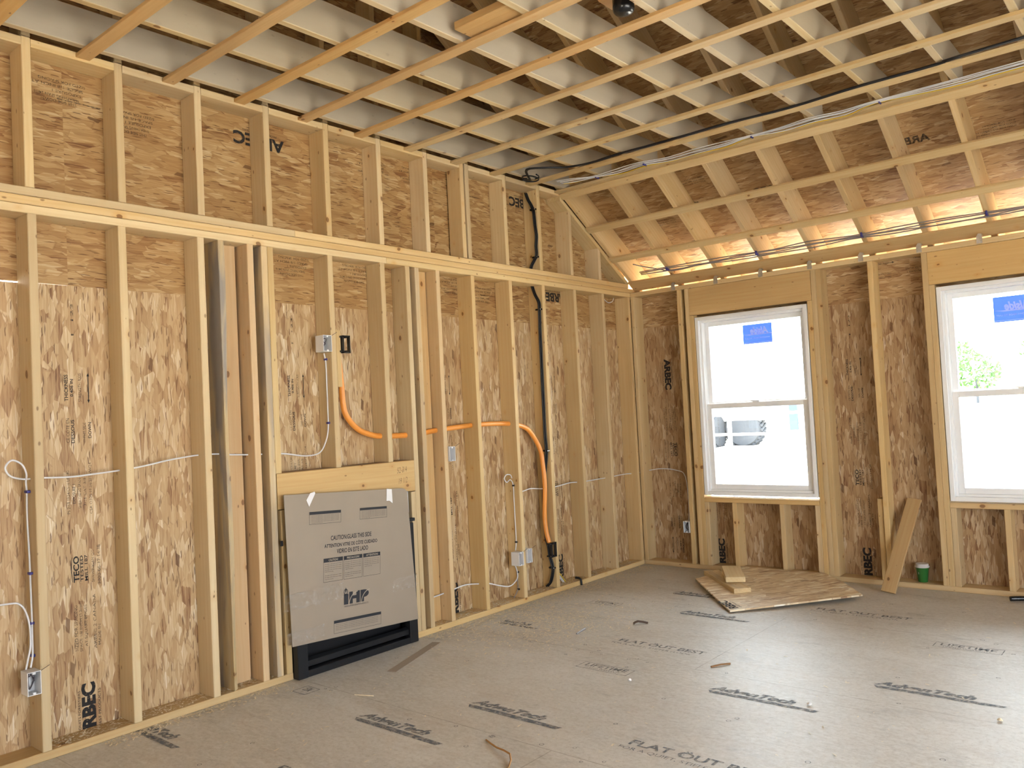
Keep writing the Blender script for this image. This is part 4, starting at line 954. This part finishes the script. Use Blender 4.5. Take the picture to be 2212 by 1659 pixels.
# shavings: nobody could count them
bm = bmesh.new(); rnd = random.Random(3)
def flake(x, y, z, s):
    a = rnd.uniform(0, 6.28); c, n_s = math.cos(a), math.sin(a); l = s*rnd.uniform(.6, 2.2); w = s*rnd.uniform(.25, .6); h = rnd.uniform(0, s*.6)
    q = [(-l, -w, 0), (l, -w, h), (l, w, h), (-l, w, h*.4)]
    bm.faces.new([bm.verts.new((x+u*c-v*n_s, y+u*n_s+v*c, z+k+.0012)) for u, v, k in q])
for k in range(9000):
    r_ = rnd.random()
    if r_ < .30: y = rnd.uniform(-2.7, -.1); x = .004+abs(rnd.gauss(0, .09)); z = 0
    elif r_ < .52: y = rnd.uniform(-2.7, -.1); x = rnd.uniform(-.135, -.004); z = .038
    elif r_ < .80: y = rnd.gauss(-2.05, .32); x = abs(rnd.gauss(.45, .25))+.01; z = 0
    elif r_ < .88: y = rnd.uniform(-4.7, -3.75); x = .004+abs(rnd.gauss(0, .05)); z = 0
    elif r_ < .95: y = rnd.uniform(-4.9, -3.75); x = rnd.uniform(-.13, -.01); z = .038
    else: y = rnd.uniform(-4.5, -.3); x = rnd.uniform(.1, 3); z = 0
    if -3.72 < y < -2.72 and x < .07: continue
    flake(x, y, z, rnd.uniform(.0025, .0075))
tag(new('wood_shavings', bm, SHAV), 'scattered pale shavings along the left wall and floor', 'shavings', kind='stuff')

# ---------------------------------------------------------------- outside
bm = bmesh.new()
prof = [(-60, -.5), (-9.2, -.5), (.4, -.5), (8.0, .42), (10.5, .50), (14, 1.2), (60, 2.0)]
for (y0, z0), (y1, z1) in zip(prof, prof[1:]): bm.faces.new([bm.verts.new(p) for p in ((-60, y0, z0), (60, y0, z0), (60, y1, z1), (-60, y1, z1))])
bmesh.ops.remove_doubles(bm, verts=bm.verts[:], dist=1e-4)
o = new('ground', bm, GROUND); tag(o, 'bright bare yard outside the windows', kind='structure')
vh = empty('utility_vehicle', (-4.6, 10.6, .5)); tag(vh, 'white vehicle with dark tyres seen through the left window', 'vehicle')
part('body', box((-7.6, 9.85, 1.0), (-2.9, 11.6, 2.6), .12), WHITEP, vh)
def wheel(cx, cy, cz, R_, w, ax):
    prof = [(R_*.55, -w/2), (R_*.93, -w/2), (R_, -w*.35), (R_, w*.35), (R_*.93, w/2), (R_*.55, w/2)]
    bm = lathe(prof, 0, 0, 36)
    m = Matrix.Translation((cx, cy, cz)) @ (Matrix.Rotation(math.pi/2, 4, 'X') if ax == 'y' else Matrix.Rotation(math.pi/2, 4, 'Y'))
    for v in bm.verts: v.co = m @ v.co
    for k in range(28):
        a = 2*math.pi*k/28; c_, s_ = math.cos(a), math.sin(a)
        t = bmesh.new(); boxbm(t, (-.02, -.03, -w*.48), (.02, .03, w*.48), .004)
        mm = m @ Matrix.Rotation(a, 4, 'Z') @ Matrix.Translation((R_+.01, 0, 0)) @ Matrix.Rotation(.5, 4, 'X')
        for v in t.verts: v.co = mm @ v.co
        me = bpy.data.meshes.new('t'); t.to_mesh(me); t.free(); bm.from_mesh(me); bpy.data.meshes.remove(me)
    part('wheel', bm, RUBBER, vh)
wheel(-3.60, 10.1, .86, .40, .28, 'y'); wheel(-4.12, 9.75, .80, .34, .24, 'x')
part('blue_shape', box((-2.60, 10.0, .78), (-2.42, 10.04, 1.30), .01), JEAN, vh); part('blue_shape', box((-2.30, 10.0, .78), (-2.20, 10.04, 1.05), .01), JEAN, vh); part('tow_frame', box((-2.9, 10.05, .90), (-2.0, 10.2, 1.0), .01), WHITEP, vh)  # blue leg-like shapes of unclear kind, built as vehicle panels
fn = empty('yard_fence', (-3.5, 9.0, .45)); tag(fn, 'white post and rail fence outside the left window', 'fence')
for z in (.76, 1.15): part('rail', box((-5.5, 8.98, z-.025), (-.5, 9.02, z+.025), .005), WHITEP, fn)
for x in (-5.0, -3.42, -1.9, -.55): part('post', box((x-.03, 8.96, .42), (x+.03, 9.04, 1.3), .005), WHITEP, fn)
def shrub(x, y, z, r, lab):
    rt = empty('shrub', (x, y, z)); tag(rt, lab, 'shrub', 'shrubs outside the right window'); rn = random.Random(int(x*100)); bm = bmesh.new()
    for k in range(420):
        d = Vector((rn.gauss(0, 1), rn.gauss(0, 1), rn.gauss(0, 1))).normalized()*r*rn.uniform(.55, 1); p = Vector((x, y, z+r*1.2))+Vector((d.x*1.3, d.y, d.z))
        a = Vector((rn.uniform(-1, 1), rn.uniform(-1, 1), rn.uniform(-1, 1))).normalized()*.06; b = a.orthogonal().normalized()*.03
        bm.faces.new([bm.verts.new(p+q) for q in (-a, b, a, -b)])
    part('foliage', bm, LEAF, rt); part('stem', tube([(x, y, z-.3), (x, y, z+r)], .03, 6, 1), RUBBER, rt)
shrub(-.75, 15.4, 1.75, .42, 'left green shrub on the bank outside the right window'); shrub(.12, 13.6, 1.3, .40, 'middle green shrub on the bank outside the right window'); shrub(1.2, 15.3, 1.8, .40, 'right green shrub on the bank outside the right window')
